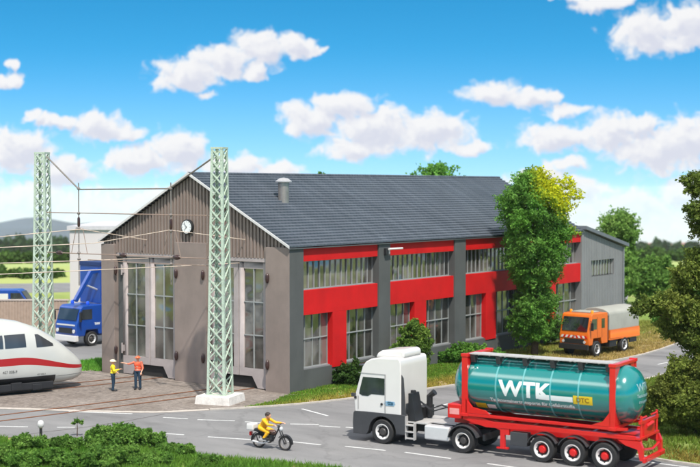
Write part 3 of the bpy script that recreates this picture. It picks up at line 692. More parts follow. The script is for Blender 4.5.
wire([(-32, 21.5, 7.0), (-12, 14.3, 6.98), (-3.9, 11.7, 6.95), (.2, 10.7, 6.95)], 'contact wire above the train running to the left gate', m=Mw2)
wire([(-34, 11.4, 6.9), (-14, 6.5, 6.9), (-4.1, 4.3, 6.9), (.2, 3.7, 6.9)], 'contact wire over the empty track running to the right gate', m=Mw2)
wire([(-32, 21.3, 8.5), (-12, 14.2, 8.15), (-3.9, 11.9, 8.72), (.2, 10.75, 8.0)], 'sagging messenger wire above the train, held by the left drop tube', m=Mw2)
wire([(-34, 11.2, 8.45), (-16, 7.0, 8.15), (-9, 5.4, 8.25), (-4.1, 4.85, 8.8), (.1, 3.2, 8.2)], 'sagging messenger wire held by the tube beside the clock', m=Mw2)
wire([gp(.28, 7.0), gp(.5, 6.98), gp(.75, 7.0), gp(.97, 7.0)], 'short cross wire just below the lowest span wire', m=M_wire)

# ================================================================ vehicles
def wheel(parent, x, y, r, w, rim, hub, side=1, rim_r=None, n=28, sub='tyre'):
    """side: +1 when the outer face looks to +y. Returns the wheel part (tyre > rim)"""
    t = MB(); rr = rim_r or r * .66; o = side
    t.lathe([(rr, -w/2 * o), (r - .04, -w/2 * o), (r, -w*.36 * o), (r, w*.36 * o), (r - .04, w/2 * o), (rr, w/2 * o), (rr, w*.3*o), (rr*.4, w*.12*o)], (x, y, r), 'y', n)
    wh = t.build('wheel', M_tyre, parent, smooth=True)
    q = MB(); q.lathe([(rr + .002, w*.44*o), (rr - .035, w*.50*o), (rr*.78, w*.34*o), (rr*.60, w*.10*o), (rr*.30, w*.12*o)], (x, y, r), 'y', n, caps=(0, 1)); q.build('rim', rim, wh, smooth=True)
    q = MB(); q.lathe([(rr*.52, w*.115*o), (rr*.50, w*.24*o), (rr*.34, w*.42*o), (.02, w*.44*o)], (x, y, r), 'y', 16); q.build('hub', hub, wh, smooth=True)
    b = MB()
    for k in range(8):
        a = 2*math.pi*k/8; px, pz = x + rr*.66*math.cos(a), r + rr*.66*math.sin(a); b.tube([(px, y + w*.2*o, pz), (px, y + w*.33*o, pz)], .035, 6)
    b.build('wheel_hole', M_black, wh)
    return wh
# ---- white tractor unit (x forward, y to its left side that faces the camera)
TR_O = (-7.38, -11.95, 0); TR_A = R(94.4)
tr = thing('tractor_unit', TR_O, TR_A, 'white tractor unit with grey bumper, coupled in front of the tank trailer on the road', 'lorry')
prof = [(1.40, 1.28), (1.44, 1.75), (1.40, 2.02), (1.02, 3.28), (.86, 3.50), (.60, 3.64), (.2, 3.72), (-.78, 3.74), (-.86, 3.66), (-.90, 3.4), (-.90, 1.24), (-.62, 1.24), (.58, 1.24)]
cabm = MB(); cabm.prism(prof, -1.19, 1.19); body = cabm.build('cab', M_white, tr, bevel=.10)
dome = MB(); dome.prism([(.62, 3.66), (.50, 3.86), (.30, 3.98), (-.2, 4.03), (-.66, 4.06), (-.82, 4.0), (-.84, 3.70)], -.78, .78); dome.build('roof_spoiler', M_white, tr, bevel=.09)
for s in (1, -1):
    y = s * 1.203
    q = MB(); q.prism([(1.17, 2.10), (1.14, 2.28), (.98, 2.84), (-.10, 2.84), (-.10, 2.12), (.55, 2.12), (.72, 2.02), (1.02, 2.02)], y, y - s*.03); q.build('side_window', M_vglass, tr)
    q = MB(); q.box(-.16, -.12, y, y + s*.008, 1.3, 3.0); q.box(1.2, 1.23, y, y + s*.008, 1.42, 2.0); q.box(-.16, 1.2, y, y + s*.008, 3.0, 3.02); q.build('door_seam', mat('seam_grey', (.30, .29, .28), .5), tr)
    q = MB(); q.tube([(.03, y, 1.72), (.03, y + s*.03, 1.72)], .055, 12); q.build('door_handle', M_black, tr)
    if s == 1: q = MB(); q.prism([(-1.12, 1.3), (-.90, 1.3), (-.90, 3.05), (-1.0, 2.9)], y - s*.12, y - s*.06); q.build('side_flap', M_plast, tr, bevel=.015)
    q = MB(); q.box(1.30, 1.42, y, y + s*.012, 1.86, 1.97); q.build('mirror_base', M_black, tr)
# door emblem: small blue winged mark with dark lettering
em = MB(); y = 1.206
for (dx, dz, l) in ((0, .07, .50), (-.03, 0, .58), (.02, -.07, .46)):
    em.prism([(-.62 + dx, 1.76 + dz), (-.62 + dx + l, 1.76 + dz), (-.62 + dx + l - .04, 1.80 + dz), (-.60 + dx, 1.80 + dz)], y, y + .004)
em.build('door_emblem', mat('pale_blue_emblem', (.22, .42, .60), .4), tr)
vs, fs = text_mesh('tts', .26, bold=.012); q = MB(); q.add([(-.40 - v[0], y + .008, 1.80 + v[1]) for v in vs], fs); q.build('lettering', mat('navy_lettering', (.03, .10, .16), .4), tr)
q = MB(); q.prism([(1.395, 2.07), (1.06, 3.20), (1.10, 3.22), (1.435, 2.09)], -1.06, 1.06); q.build('windscreen', M_vglass, tr)
q = MB(); q.box(1.0, 1.32, -1.0, 1.0, 3.28, 3.36); q.build('sun_visor', M_vglass, tr, bevel=.03)
# grey lower body with arch
low = MB(); pts = [(1.46, .34), (1.48, .8), (1.47, 1.30), (.62, 1.30)]
for k in range(0, 13):
    a = math.pi * (k / 12); pts.append((.66 * math.cos(a), .52 + .70 * math.sin(a)) if 0 else (.66 * math.cos(a), .53 + .66 * math.sin(a)))
arch = [(1.46, .34), (1.49, .8), (1.46, 1.24), (1.40, 1.32), (.9, 1.34), (-1.12, 1.34), (-1.12, .5), (-.80, .5)]
arcp = [(.0 + .68 * math.cos(math.pi * k / 12), .53 + .66 * math.sin(math.pi * k / 12)) for k in range(12, -1, -1)]
poly = arch + arcp + [(.80, .34)]
for s in (1, -1):
    q = MB(); q.prism(poly, s * 1.225, s * .85); q.build('wheel_arch', M_plast, tr, bevel=.02)
q = MB(); q.prism([(1.46, .34), (1.49, .8), (1.46, 1.30), (1.0, 1.30), (1.0, .34)], -.845, .845); q.build('bumper', M_plast, tr, bevel=.03)
for s in (1, -1):
    q = MB(); q.box(1.47, 1.50, s * .72, s * 1.10, .74, .98); q.build('headlight', M_silver, tr, bevel=.02)
    q = MB(); q.box(1.34, 1.52, s*1.19, s*1.30, 1.96, 2.10); q.build('mirror', M_plast, tr)
q = MB(); q.box(-4.75, .9, -.42, -.30, .62, .92); q.box(-4.75, .9, .30, .42, .62, .92); q.box(-1.6, -1.1, -.29, .29, .55, .95); q.build('chassis_rail', M_black, tr)
q = MB(); q.box(-2.1, -1.02, -1.0, 1.0, 1.0, 1.06); q.box(-3.2, -2.1, -.52, .52, 1.0, 1.05); q.build('catwalk', M_walk, tr)
for s in (1, -1):
    q = MB(); q.box(-3.20, -2.02, s*.66, s*1.16, .40, 1.00); q.build('fuel_tank', M_silver, tr, bevel=.07)
    q = MB()
    for z in (.34, .62, .90): q.box(-1.55, -1.12, s*.98, s*1.2, z, z + .05)
    q.box(-1.16, -1.12, s*1.0, s*1.19, .30, 1.30); q.box(-1.56, -1.52, s*1.0, s*1.19, .30, 1.02); q.build('step', M_walk, tr)
q = MB(); q.prism([(-1.5, 1.08), (-1.14, 1.08), (-1.14, 2.25), (-1.28, 2.25)], .25, .95); q.tube([(-1.5, -.3, 1.1), (-1.5, -.3, 2.0), (-1.75, -.3, 2.2)], .14, 10); q.box(-1.4, -1.0, -.9, .1, 1.08, 1.55); q.tube([(-1.2, .62, 2.2), (-1.2, .62, 2.35)], .12, 10); q.build('air_intake', M_black, tr)
q = MB(); q.tube([(-1.2, .2, 1.9), (-1.7, .1, 1.5), (-2.2, -.1, 1.7), (-3.2, 0, 1.45)], .035, 6); q.tube([(-1.2, .0, 1.8), (-1.8, -.1, 1.4), (-2.4, -.2, 1.6), (-3.2, -.1, 1.4)], .03, 6); q.build('coiled_hose', M_black, tr)
q = MB(); q.lathe([(.5, 0), (.5, .12)], (-3.75, 0, 1.12), 'z', 20); q.box(-4.1, -3.4, -.42, .42, .92, 1.12); q.build('coupling_plate', M_black, tr)
for s in (1, -1):
    wheel(tr, 0, s * 1.06, .53, .32, M_rim, M_hub, s)
    wheel(tr, -3.87, s * .98, .53, .50, M_rim, M_hub, s)
    f = MB(); ou = [(-3.87 + .70 * math.cos(R(a)), .53 + .66 * math.sin(R(a))) for a in range(8, 173, 12)]; inn = [(-3.87 + .66 * math.cos(R(a)), .53 + .62 * math.sin(R(a))) for a in range(8, 173, 12)]
    f.prism(ou + inn[::-1], s * .70, s * 1.24); f.build('mudguard', M_plast, tr)
# rear light bar
q = MB(); q.box(-4.85, -4.75, -1.1, 1.1, .60, .85); q.build('rear_beam', M_black, tr)

# ---- red tank chassis trailer
tl = thing('tank_trailer', TR_O, TR_A, 'red three-axle trailer carrying the teal tank container behind the white tractor', 'trailer')
q = MB(); q.box(-3.80, -3.15, -1.18, 1.18, 1.43, 2.02); gn = q.build('front_beam', M_redp, tl, bevel=.03)
q = MB(); q.box(-3.70, -3.25, 1.181, 1.187, 1.60, 1.85); q.build('label_plate', mat('pale_red_label', (.75, .30, .28), .4), gn)
q = MB()
for s in (1, -1):
    q.prism([(-3.2, 1.43), (-3.2, 1.16), (-4.9, 1.16), (-5.4, .98), (-11.2, .98), (-11.2, 1.36), (-5.2, 1.36), (-4.8, 1.43)], s * .62, s * .48)
for x in (-4.4, -5.6, -6.7, -8.0, -9.3, -10.6): q.box(x, x + .12, -.47, .47, 1.1, 1.3)
q.build('chassis_frame', M_redp, tl)
for s in (1, -1):
    q = MB(); q.prism([(-3.85, 1.62), (-3.85, 1.42), (-4.9, 1.18), (-6.6, 1.22), (-6.9, 1.26), (-11.3, 1.26), (-11.3, 1.42), (-7.0, 1.46), (-5.2, 1.44), (-4.4, 1.62)], s * 1.14, s * 1.03); q.build('side_rail', M_redp, tl, bevel=.015)
    q = MB(); q.box(-5.75, -5.55, s*1.0, s*1.12, .40, 1.2); q.box(-5.9, -5.4, s*.95, s*1.14, .36, .42); q.box(-5.95, -5.75, s*1.0, s*1.12, .95, 1.2); q.build('landing_leg', M_redp, tl)
    q = MB(); q.box(-6.75, -6.0, s*.75, s*1.12, .55, 1.10); q.build('side_locker', M_plast, tl, bevel=.02)
    for x in (-7.42, -8.74, -10.06):
        wheel(tl, x, s * 1.02, .53, .40, M_rim, M_redp, s)
        f = MB(); A = range(22, 159, 12); ou = [(x + .68 * math.cos(R(a)), .53 + .66 * math.sin(R(a))) for a in A]; inn = [(x + .65 * math.cos(R(a)), .53 + .63 * math.sin(R(a))) for a in A]
        f.prism(ou + inn[::-1], s * .80, s * 1.2); f.build('mudguard', M_plast, tl)
    q = MB(); q.prism([(-10.6, 1.24), (-11.5, 1.24), (-11.62, .98), (-11.62, .5), (-11.5, .5), (-11.40, .92), (-10.9, 1.05)], s*1.16, s*1.0); q.build('rear_bracket', M_redp, tl)
q = MB(); q.box(-11.72, -11.60, -1.17, 1.17, .42, .62); q.build('rear_bumper', M_redp, tl, bevel=.02)
for s in (1, -1):
    q = MB(); q.box(-11.745, -11.722, s*.55, s*1.08, .46, .58); q.build('tail_light', mat('red_lens', (.5, .01, .01), .15), tl)
    q = MB(); q.tube([(-11.45, s*.9, 1.0), (-11.45, s*.9, 2.2)], .05, 8); q.tube([(-11.45, s*.9, 2.1), (-11.45, s*.3, 2.1)], .04, 8); q.build('rear_post', M_redp, tl)
q = MB(); q.box(-11.5, -10.4, -1.1, 1.1, 1.28, 1.36); q.box(-11.48, -11.36, -.6, .6, 1.36, 1.95); q.box(-11.5, -11.38, -1.0, 1.0, 1.88, 2.0)
q.build('rear_step', M_redp, tl)
q = MB(); q.tube([(-11.3, -.35, 1.4), (-11.5, -.35, 1.75), (-11.6, 0, 1.85), (-11.5, .35, 1.75), (-11.3, .35, 1.4)], .07, 8); q.tube([(-11.55, -.9, .9), (-11.6, 0, .8), (-11.55, .9, .9)], .05, 8); q.build('discharge_pipe', M_redp, tl)
q = MB()
for x in (-7.42, -8.74, -10.06): q.tube([(x, -.85, .53), (x, .85, .53)], .08, 8)
q.build('axle', M_black, tl)

# ---- tank container
tc_ = thing('tank_container', TR_O, TR_A, 'glossy teal tank container in red end frames riding on the red trailer', 'tank container')
TX0, TX1, TZ, TRD = -3.12, -11.25, 2.86, 1.165
prof = [(0.02, TX0 + .0), (.35, TX0 - .03), (.70, TX0 - .12), (.95, TX0 - .28), (1.10, TX0 - .48), (TRD, TX0 - .72)] + [(TRD, TX0 - .72 - k * .6) for k in range(1, 11)] + [(TRD, TX1 + .72), (1.10, TX1 + .48), (.95, TX1 + .28), (.70, TX1 + .12), (.35, TX1 + .03), (.02, TX1)]
q = MB(); q.lathe(prof, (0, 0, TZ), 'x', 64); tank = q.build('tank_shell', M_teal, tc_, smooth=60)
for x in (-5.35, -6.55, -7.75, -8.95):
    q = MB(); q.lathe([(TRD + .001, -.035), (TRD + .014, -.03), (TRD + .014, .03), (TRD + .001, .035)], (x, 0, TZ), 'x', 64); q.build('hoop', mat('teal_hoop', (.12, .38, .38), .25, coat=.6), tank, smooth=60)
def cyl_text(body, size, x0, ang, bold=0., sx=1.0):
    vs, fs = text_mesh(body, size, bold=bold, sub=3); out = []
    for v in vs:
        a = ang + v[1] / TRD; out.append((x0 - v[0] * sx, math.cos(a) * (TRD + .010), TZ + math.sin(a) * (TRD + .010)))
    return out, fs
def cyl_poly(pts, ang0, x_):
    """polygon in tank-surface coords (x along, h around) as subdivided sheet"""
    pass
q = MB(); q.add(*cyl_text('WTK', .86, -6.62, -.02, .03, 1.12)); q.build('lettering', M_logo, tank)
def band(x0, x1, a0, a1, m, name, n=10, off=.012, slant=0):
    q = MB(); vs = []
    for i in range(n + 1):
        a = a0 + (a1 - a0) * i / n
        for x in (x0 + slant * i / n, x1): vs.append((x, math.cos(a) * (TRD + off), TZ + math.sin(a) * (TRD + off)))
    q.add(vs, [(2*i, 2*i+1, 2*i+3, 2*i+2) for i in range(n)]); return q.build(name, m, tank)
band(-7.25, -8.72, -.285, -.105, M_logo, 'logo_bar', slant=-.0)
band(-8.74, -9.55, -.34, -.04, M_yel, 'yellow_sign')
q = MB(); vs, fs = cyl_text('DTC', .26, -9.14, -.19, .01); q.add([(v[0], v[1] + .006, v[2]) for v in vs], fs); q.build('lettering', mat('brown_lettering', (.30, .16, .01), .5), tank)
q = MB(); q.add(*cyl_text('Tankcontainertransporte für Gefahrstoffe', .215, -6.92, -.46, .006, 1.02)); q.build('lettering', M_logo, tank)
band(-4.32, -4.80, -.95, -.66, M_yel, 'warning_label'); band(-4.84, -5.22, -.93, -.70, M_logo, 'white_label')
# rear cap lettering
def cap_x(y, z):
    r = min(math.hypot(y, z), 1.05); R_ = [p[0] for p in prof[-6:]][::-1]; X_ = [p[1] for p in prof[-6:]][::-1]
    return float(np.interp(r, R_, X_)) - .012
for body, sz, zz in (('WTK', .42, .34), ('Tankcontainer', .18, .02), ('transporte', .18, -.22)):
    vs, fs = text_mesh(body, sz, bold=.004, sub=2); q = MB(); q.add([(cap_x(v[0] * 1.1, v[1] + zz), -v[0] * 1.1 * -1 * -1 , TZ + zz + v[1]) for v in vs], fs); q.build('lettering', mat('faded_lettering', (.30, .45, .46), .4), tank)
# end frames
def hbox(mb, x0, x1, s): mb.box(x0, x1, s * 1.10, s * 1.20, 1.58, 4.14)
for (xa, xb, nm) in ((-4.08, -3.82, 'front_frame'), (-10.50, -10.26, 'rear_frame')):
    q = MB()
    for s in (1, -1): hbox(q, xa, xb, s)
    q.box(xa, xb, -1.075, 1.075, 4.02, 4.14); q.box(xa, xb, -1.075, 1.075, 1.58, 1.72)
    d = -1 if nm == 'rear_frame' else 1
    for s in (1, -1):
        q.prism([(s*1.075, 4.015), (s*.55, 4.015), (s*1.075, 3.45)], xa + .03, xb - .03, 'x')
        q.prism([(s*1.075, 1.725), (s*.45, 1.725), (s*1.075, 2.35)], xa + .03, xb - .03, 'x')
    fr = q.build(nm, M_redp, tc_, bevel=.012)
    for s in (1, -1):
        for z in (1.56, 4.04):
            MB().box(xa - .03, xb + .03, s * 1.04, s * 1.225, z, z + .13).build('corner_casting', M_redp, fr, bevel=.01)
for s in (1, -1):
    q = MB(); q.box(-10.25, -4.09, s*1.08, s*1.195, 1.58, 1.70); q.build('bottom_rail', M_redp, tc_, bevel=.01)
    q = MB(); q.prism([(-4.0, 1.71), (-5.1, 1.71), (-4.9, 1.86), (-4.3, 1.96), (-4.0, 2.3)], s*1.2, s*1.1); q.build('saddle', M_redp, tc_); q = MB(); q.prism([(-10.3, 1.71), (-9.5, 1.71), (-10.0, 1.9), (-10.3, 2.3)], s*1.2, s*1.1); q.build('saddle', M_redp, tc_)
    q = MB(); q.prism([(-10.46, 1.7), (-11.0, 1.72), (-11.0, 1.62), (-10.46, 1.58)], s*1.2, s*1.08)
    q.build('frame_end', M_redp, tc_)
# walkway on top
for (y0, y1) in ((.42, .98),):
    for i, (a, b) in enumerate(((-4.05, -5.55), (-5.6, -6.75), (-6.8, -8.6), (-8.65, -10.3))):
        w = MB()
        w.box(a, b, y0, y0 + .16, 4.13, 4.17); w.box(a, b, y1 - .16, y1, 4.13, 4.17); w.box(a, b, y0 + .2, y1 - .2, 4.13, 4.17)
        for x in np.arange(min(a, b) + .05, max(a, b), .5): w.box(x, x + .06, y0 + .02, y1 - .02, 4.10, 4.128)
        w.build('walkway', M_walk, tc_)
q = MB(); q.box(-10.3, -4.05, -.25, .38, 4.06, 4.10); q.build('walkway', M_walk, tc_)
for x in (-4.2, -5.35, -6.55, -7.75, -8.95, -10.1):
    q = MB(); q.prism([(.62, 4.09), (1.0, 4.09), (.90, 3.80), (.76, 3.80)], x - .09, x + .09, 'x'); q.build('walkway_bracket', M_plast, tc_)

# ---- orange lorry
ot = thing('canvas_truck', (24.3, -5.15, 0), R(175), 'orange crew cab lorry with grey canvas back parked beside the annex', 'lorry')
q = MB(); q.prism([(.98, .80), (1.02, 1.45), (.92, 1.75), (.66, 2.74), (.50, 2.84), (-1.28, 2.84), (-1.36, 2.76), (-1.36, .82), (-.62, .82), (-.5, 1.22), (.42, 1.22), (.56, .80)], -1.12, 1.12); q.build('cab', M_orange, ot, bevel=.05)
q = MB(); q.prism([(.955, 1.70), (.70, 2.60), (.74, 2.62), (.99, 1.72)], -.95, .95); q.build('windscreen', M_vglass, ot)
for s in (1, -1):
    y = s*1.123
    q = MB(); q.prism([(.78, 1.82), (.62, 2.50), (.05, 2.50), (.05, 1.82)], y, y + s*.01); q.build('side_window', M_vglass, ot)
    q = MB(); q.box(-.95, -.55, y, y + s*.01, 1.85, 2.48); q.build('side_window', M_vglass, ot)
    q = MB(); q.box(-.05, -.03, y, y + s*.005, .95, 2.6); q.box(-.62, -.60, y + 0, y + s*.005, 1.25, 1.8); q.build('door_seam', M_black, ot)
    q = MB(); q.tube([(.8, s*1.1, 2.4), (.98, s*1.32, 2.35)], .025, 6); q.box(.92, 1.0, s*1.24, s*1.42, 1.8, 2.3); q.build('mirror', M_black, ot)
    q = MB(); q.lathe([(.09, 0), (.09, .04)], (1.03, s*.8, 1.02), 'x', 14); q.build('headlight', M_silver, ot)
    q = MB(); q.lathe([(.1, 0), (.1, .12), (.07, .2)], (.1, s*.8, 2.84), 'z', 12); q.build('beacon', mat('amber_lens', (.8, .3, .02), .2), ot)
q = MB(); q.box(1.0, 1.12, -1.1, 1.1, .52, .86); q.build('bumper', M_black, ot, bevel=.02)
q = MB(); q.box(1.0, 1.035, -.75, .75, .90, 1.20); q.build('grille', M_black, ot)
hz_ = MB(); hr_ = MB()
for i in range(12):
    y0 = -1.02 + i * .17; y1 = y0 + .17; sk = .1 if i < 6 else -.1
    (hz_ if i % 2 else hr_).add([(1.035, y0, 1.27), (1.035, y1, 1.27), (1.035, y1 + sk, 1.43), (1.035, y0 + sk, 1.43), (1.0, y0, 1.27), (1.0, y1, 1.27), (1.0, y1 + sk, 1.43), (1.0, y0 + sk, 1.43)], [(0,1,2,3),(7,6,5,4),(0,4,5,1),(1,5,6,2),(2,6,7,3),(3,7,4,0)])
hz_.build('hazard_stripe', M_redp, ot); hr_.build('hazard_stripe', M_white, ot)
q = MB(); q.box(-.9, .2, -.7, .7, 2.845, 2.93); q.build('roof_hatch', M_canvas, ot, bevel=.02)
q = MB(); q.box(-5.55, -1.62, -1.14, 1.14, .95, 1.08); q.box(-5.55, -1.62, 1.08, 1.14, 1.08, 1.62); q.box(-5.55, -1.62, -1.14, -1.08, 1.08, 1.62); q.box(-1.66, -1.60, -1.07, 1.07, 1.08, 1.62); q.box(-5.57, -5.50, -1.07, 1.07, 1.08, 1.62); q.build('dropside_bed', M_orange, ot, bevel=.012)
q = MB(); q.prism([(-1.10, 1.60), (1.10, 1.60), (1.10, 2.62), (1.0, 2.82), (.6, 3.0), (0, 3.08), (-.6, 3.0), (-1.0, 2.82), (-1.10, 2.62)], -5.54, -1.64, 'x'); q.build('canvas_cover', M_canvas, ot, bevel=.05)
q = MB(); q.box(-5.4, .7, -.4, .4, .65, .93); q.box(-2.6, -1.7, .5, 1.05, .5, .93); q.box(-3.0, -1.7, -1.05, -.5, .5, .93); q.build('chassis_rail', M_black, ot)
for s in (1, -1):
    wheel(ot, 0, s*.98, .52, .32, M_silver, M_hub, s); wheel(ot, -3.55, s*.98, .52, .32, M_silver, M_hub, s)
    q = MB(); q.box(-5.2, -4.3, s*1.0, s*1.1, .6, .9); q.build('side_guard', M_black, ot)
q = MB(); q.box(-1.55, -1.4, -.3, 1.05, .95, 2.6); q.build('bulkhead', M_black, ot)

# ---- blue crane lorry left of the shed
bt = thing('crane_truck', (8.9, 26.0, 0), R(176), 'dark blue crane lorry with a raised boom standing behind the shed corner', 'lorry')
q = MB(); q.prism([(1.30, .75), (1.36, 1.5), (1.22, 1.85), (.95, 2.72), (.75, 2.86), (-1.0, 2.9), (-1.1, 2.8), (-1.1, .8), (-.6, .8), (-.5, 1.15), (.5, 1.15), (.62, .75)], -1.2, 1.2); q.build('cab', M_blue, bt, bevel=.07)
q = MB(); q.prism([(1.25, 1.86), (1.0, 2.62), (1.04, 2.64), (1.29, 1.88)], -1.02, 1.02); q.build('windscreen', M_vglass, bt)
q = MB(); q.box(1.2, 1.52, -1.22, 1.22, .42, .82); q.build('bumper', M_white, bt, bevel=.03)
for s in (1, -1):
    y = s*1.203
    q = MB(); q.prism([(1.05, 1.9), (.85, 2.6), (.0, 2.6), (.0, 1.9)], y, y + s*.01); q.build('side_window', M_vglass, bt)
    q = MB(); q.lathe([(.13, 0), (.13, .05)], (1.36, s*.9, 1.12), 'x', 14); q.build('headlight', M_white, bt)
    q = MB(); q.box(-7.8, -1.2, y, y + s*.012, 1.12, 1.28); q.build('side_stripe', M_white, bt); q = MB(); q.box(-7.8, -1.2, y, y + s*.03, .55, .92); q.build('side_guard', M_black, bt)
    q = MB(); q.tube([(.95, s*1.2, 2.5), (1.2, s*1.45, 2.5)], .03, 6); q.box(1.15, 1.25, s*1.36, s*1.55, 1.8, 2.45); q.build('mirror', M_black, bt)
    for x in (0, -3.6, -5.0): wheel(bt, x, s*1.02, .52, .36, M_silver, M_hub, s)
    q = MB(); q.lathe([(.12, 0), (.12, .15), (.07, .24)], (.1, s*.85, 2.9), 'z', 12); q.build('beacon', mat('blue_lens', (.02, .1, .7), .15), bt)
q = MB(); q.box(1.36, 1.40, -.7, .7, .95, 1.32); q.build('grille', M_black, bt); q = MB(); q.box(1.335, 1.37, -1.0, 1.0, 1.48, 1.58); q.build('front_stripe', M_white, bt)
vs, fs = text_mesh('THW', .2, bold=.012)
q = MB(); q.add([(-.45 - v[0], 1.206, 1.55 + v[1]) for v in vs], fs); q.build('lettering', M_logo, bt)
q = MB(); q.box(-8.0, -1.2, -1.2, 1.2, .95, 2.35); q.box(-7.8, -1.25, -.4, .4, .6, .95); q.build('body_box', M_blue, bt, bevel=.03)
q = MB(); q.box(-5.6, -1.9, -1.18, 1.18, 2.55, 2.75); q.box(-5.6, -1.9, -.8, .8, 2.36, 2.54); q.build('deck', M_white, bt)
q = MB(); q.box(-5.4, -.80, -1.15, 1.15, 2.92, 5.75); q.build('crane_house', M_blue, bt, bevel=.04)
q = MB(); q.box(-5.45, -.75, -1.17, 1.17, 5.55, 5.85); q.build('house_top', mat('deep_blue', (.01, .03, .12), .5), bt, bevel=.03)
q = MB(); q.ball((-2.6, 1.28, 4.1), .30, 14, (1, .5, 1.1)); q.box(-2.9, -2.3, 1.15, 1.3, 3.1, 3.5); q.build('work_light', M_silver, bt, smooth=True)
q = MB(); q.bar((-.9, .75, 5.25), (-.2, .8, 5.15), .30, .30); q.bar((-.3, .8, 5.25), (1.15, .8, 3.2), .28, .28); q.build('boom', M_blue, bt, bevel=.03)
q = MB(); q.tube([(-.8, .75, 3.9), (.3, .8, 4.3)], .07, 8); q.build('boom_ram', M_silver, bt)
# ---- blue van beyond the fence
bv = thing('parked_van', (19.0, 46.3, 0), R(-52), 'blue van whose roof shows above the brown fence', 'van')
q = MB(); q.prism([(2.4, .4), (2.5, 1.1), (1.9, 1.5), (1.35, 2.3), (1.1, 2.42), (-2.3, 2.42), (-2.45, 2.2), (-2.5, .4)], -.98, .98); q.build('body', M_blue, bv, bevel=.08)
for s in (1, -1):
    q = MB(); q.prism([(1.75, 1.52), (1.28, 2.16), (.5, 2.16), (.5, 1.52)], s*.983, s*.995); q.build('side_window', M_vglass, bv)
    q = MB(); q.box(-2.2, .3, s*.983, s*.995, 1.5, 2.1); q.build('side_window', M_white, bv)
    for x in (1.6, -1.6): wheel(bv, x, s*.85, .34, .24, M_silver, M_hub, s)
q = MB(); q.prism([(1.93, 1.5), (1.40, 2.26), (1.44, 2.28), (1.97, 1.52)], -.85, .85); q.build('windscreen', M_vglass, bv)

# ---- white express train
M_tglass = glassmat('train_glass', (.010, .012, .014), .02, .35)
TA = R(-17.5); TT = Vector((-4.35, 11.55, 0))
def trainmat():
    m = bpy.data.materials.new('train_shell'); m.use_nodes = True; nt = m.node_tree; N = nt.nodes.new; L = nt.links.new; p = nt.nodes['Principled BSDF']; p.inputs['Roughness'].default_value = .3; p.inputs['Coat Weight'].default_value = .3
    tc = N('ShaderNodeTexCoord'); sp = N('ShaderNodeSeparateXYZ'); L(tc.outputs['Object'], sp.inputs[0])
    def mm(op, a, b, c=None):
        n = N('ShaderNodeMath'); n.operation = op
        for i, v in enumerate((a, b, c)):
            if v is None: continue
            if isinstance(v, (int, float)): n.inputs[i].default_value = v
            else: L(v, n.inputs[i])
        return n.outputs[0]
    # stripe: dips towards the nose tip; x = 0 at the tip, negative behind
    mr = N('ShaderNodeMapRange'); mr.interpolation_type = 'SMOOTHSTEP'; L(sp.outputs[0], mr.inputs[0]); mr.inputs[1].default_value = -4.2; mr.inputs[2].default_value = -.0; mr.inputs[3].default_value = 0; mr.inputs[4].default_value = 1
    lo = mm('MULTIPLY_ADD', mr.outputs[0], -.50, 1.58); hi = mm('MULTIPLY_ADD', mr.outputs[0], -.72, 1.98)
    k = mm('MULTIPLY', mm('GREATER_THAN', sp.outputs[2], lo), mm('LESS_THAN', sp.outputs[2], hi))
    n = N('ShaderNodeTexNoise'); n.inputs['Scale'].default_value = 1.2; n.inputs['Detail'].default_value = 6; L(tc.outputs['Object'], n.inputs['Vector'])
    c = N('ShaderNodeValToRGB'); L(n.outputs['Fac'], c.inputs[0]); c.color_ramp.elements[0].color = (.47, .47, .44, 1); c.color_ramp.elements[1].color = (.55, .55, .51, 1)
    mx = N('ShaderNodeMix'); mx.data_type = 'RGBA'; L(k, mx.inputs[0]); L(c.outputs[0], mx.inputs[6]); mx.inputs[7].default_value = (.36, .010, .014, 1); L(mx.outputs[2], p.inputs['Base Color'])
    return m
tn = thing('express_train', TT, TA, 'white high-speed train with red stripe and rounded nose on the left track', 'train')
S_ = [0, .06, .2, .45, .8, 1.3, 2.0, 2.8, 3.8, 5.0, 7, 10, 14, 20, 26]
TOP = [1.10, 1.34, 1.54, 1.78, 2.08, 2.50, 3.02, 3.48, 3.84, 4.06, 4.14, 4.16, 4.16, 4.16, 4.16]
BOT = [.98, .78, .62, .50, .42, .36, .34, .34, .36, .40, .42, .42, .42, .42, .42]
WID = [.05, .34, .60, .82, 1.0, 1.16, 1.30, 1.39, 1.44, 1.47, 1.48, 1.48, 1.48, 1.48, 1.48]
def tsec(s):
    return float(np.interp(s, S_, TOP)), float(np.interp(s, S_, BOT)), float(np.interp(s, S_, WID))
def ty(s, z, off=0.):
    t, b, w = tsec(s); zc = b + (t - b) * .40
    h = (t - zc) if z > zc else (zc - b); n_ = 2.5 if z > zc else 3.6
    q = max(0., 1 - (abs(z - zc) / h) ** n_); return w * q ** (1 / n_) + off
q = MB(); ss = sorted(set(S_ + [.12, .32, .62, 1.05, 1.6, 2.4, 3.3, 4.4, 6])); NP = 40; vs = []
for s in ss:
    t, b, w = tsec(s); zc = b + (t - b) * .40
    for k in range(NP):
        a = 2 * math.pi * k / NP; ca, sa = math.cos(a), math.sin(a); n_ = 2.5 if sa > 0 else 3.6; h = (t - zc) if sa > 0 else (zc - b)
        vs.append((-s, w * math.copysign(abs(ca) ** (2 / n_), ca), zc + h * math.copysign(abs(sa) ** (2 / n_), sa)))
q.add(vs, [(i*NP+k, i*NP+(k+1)%NP, (i+1)*NP+(k+1)%NP, (i+1)*NP+k) for i in range(len(ss)-1) for k in range(NP)] + [tuple(range(NP)), tuple(range((len(ss)-1)*NP, len(ss)*NP))[::-1]])
shell = q.build('body_shell', trainmat(), tn, smooth=60)
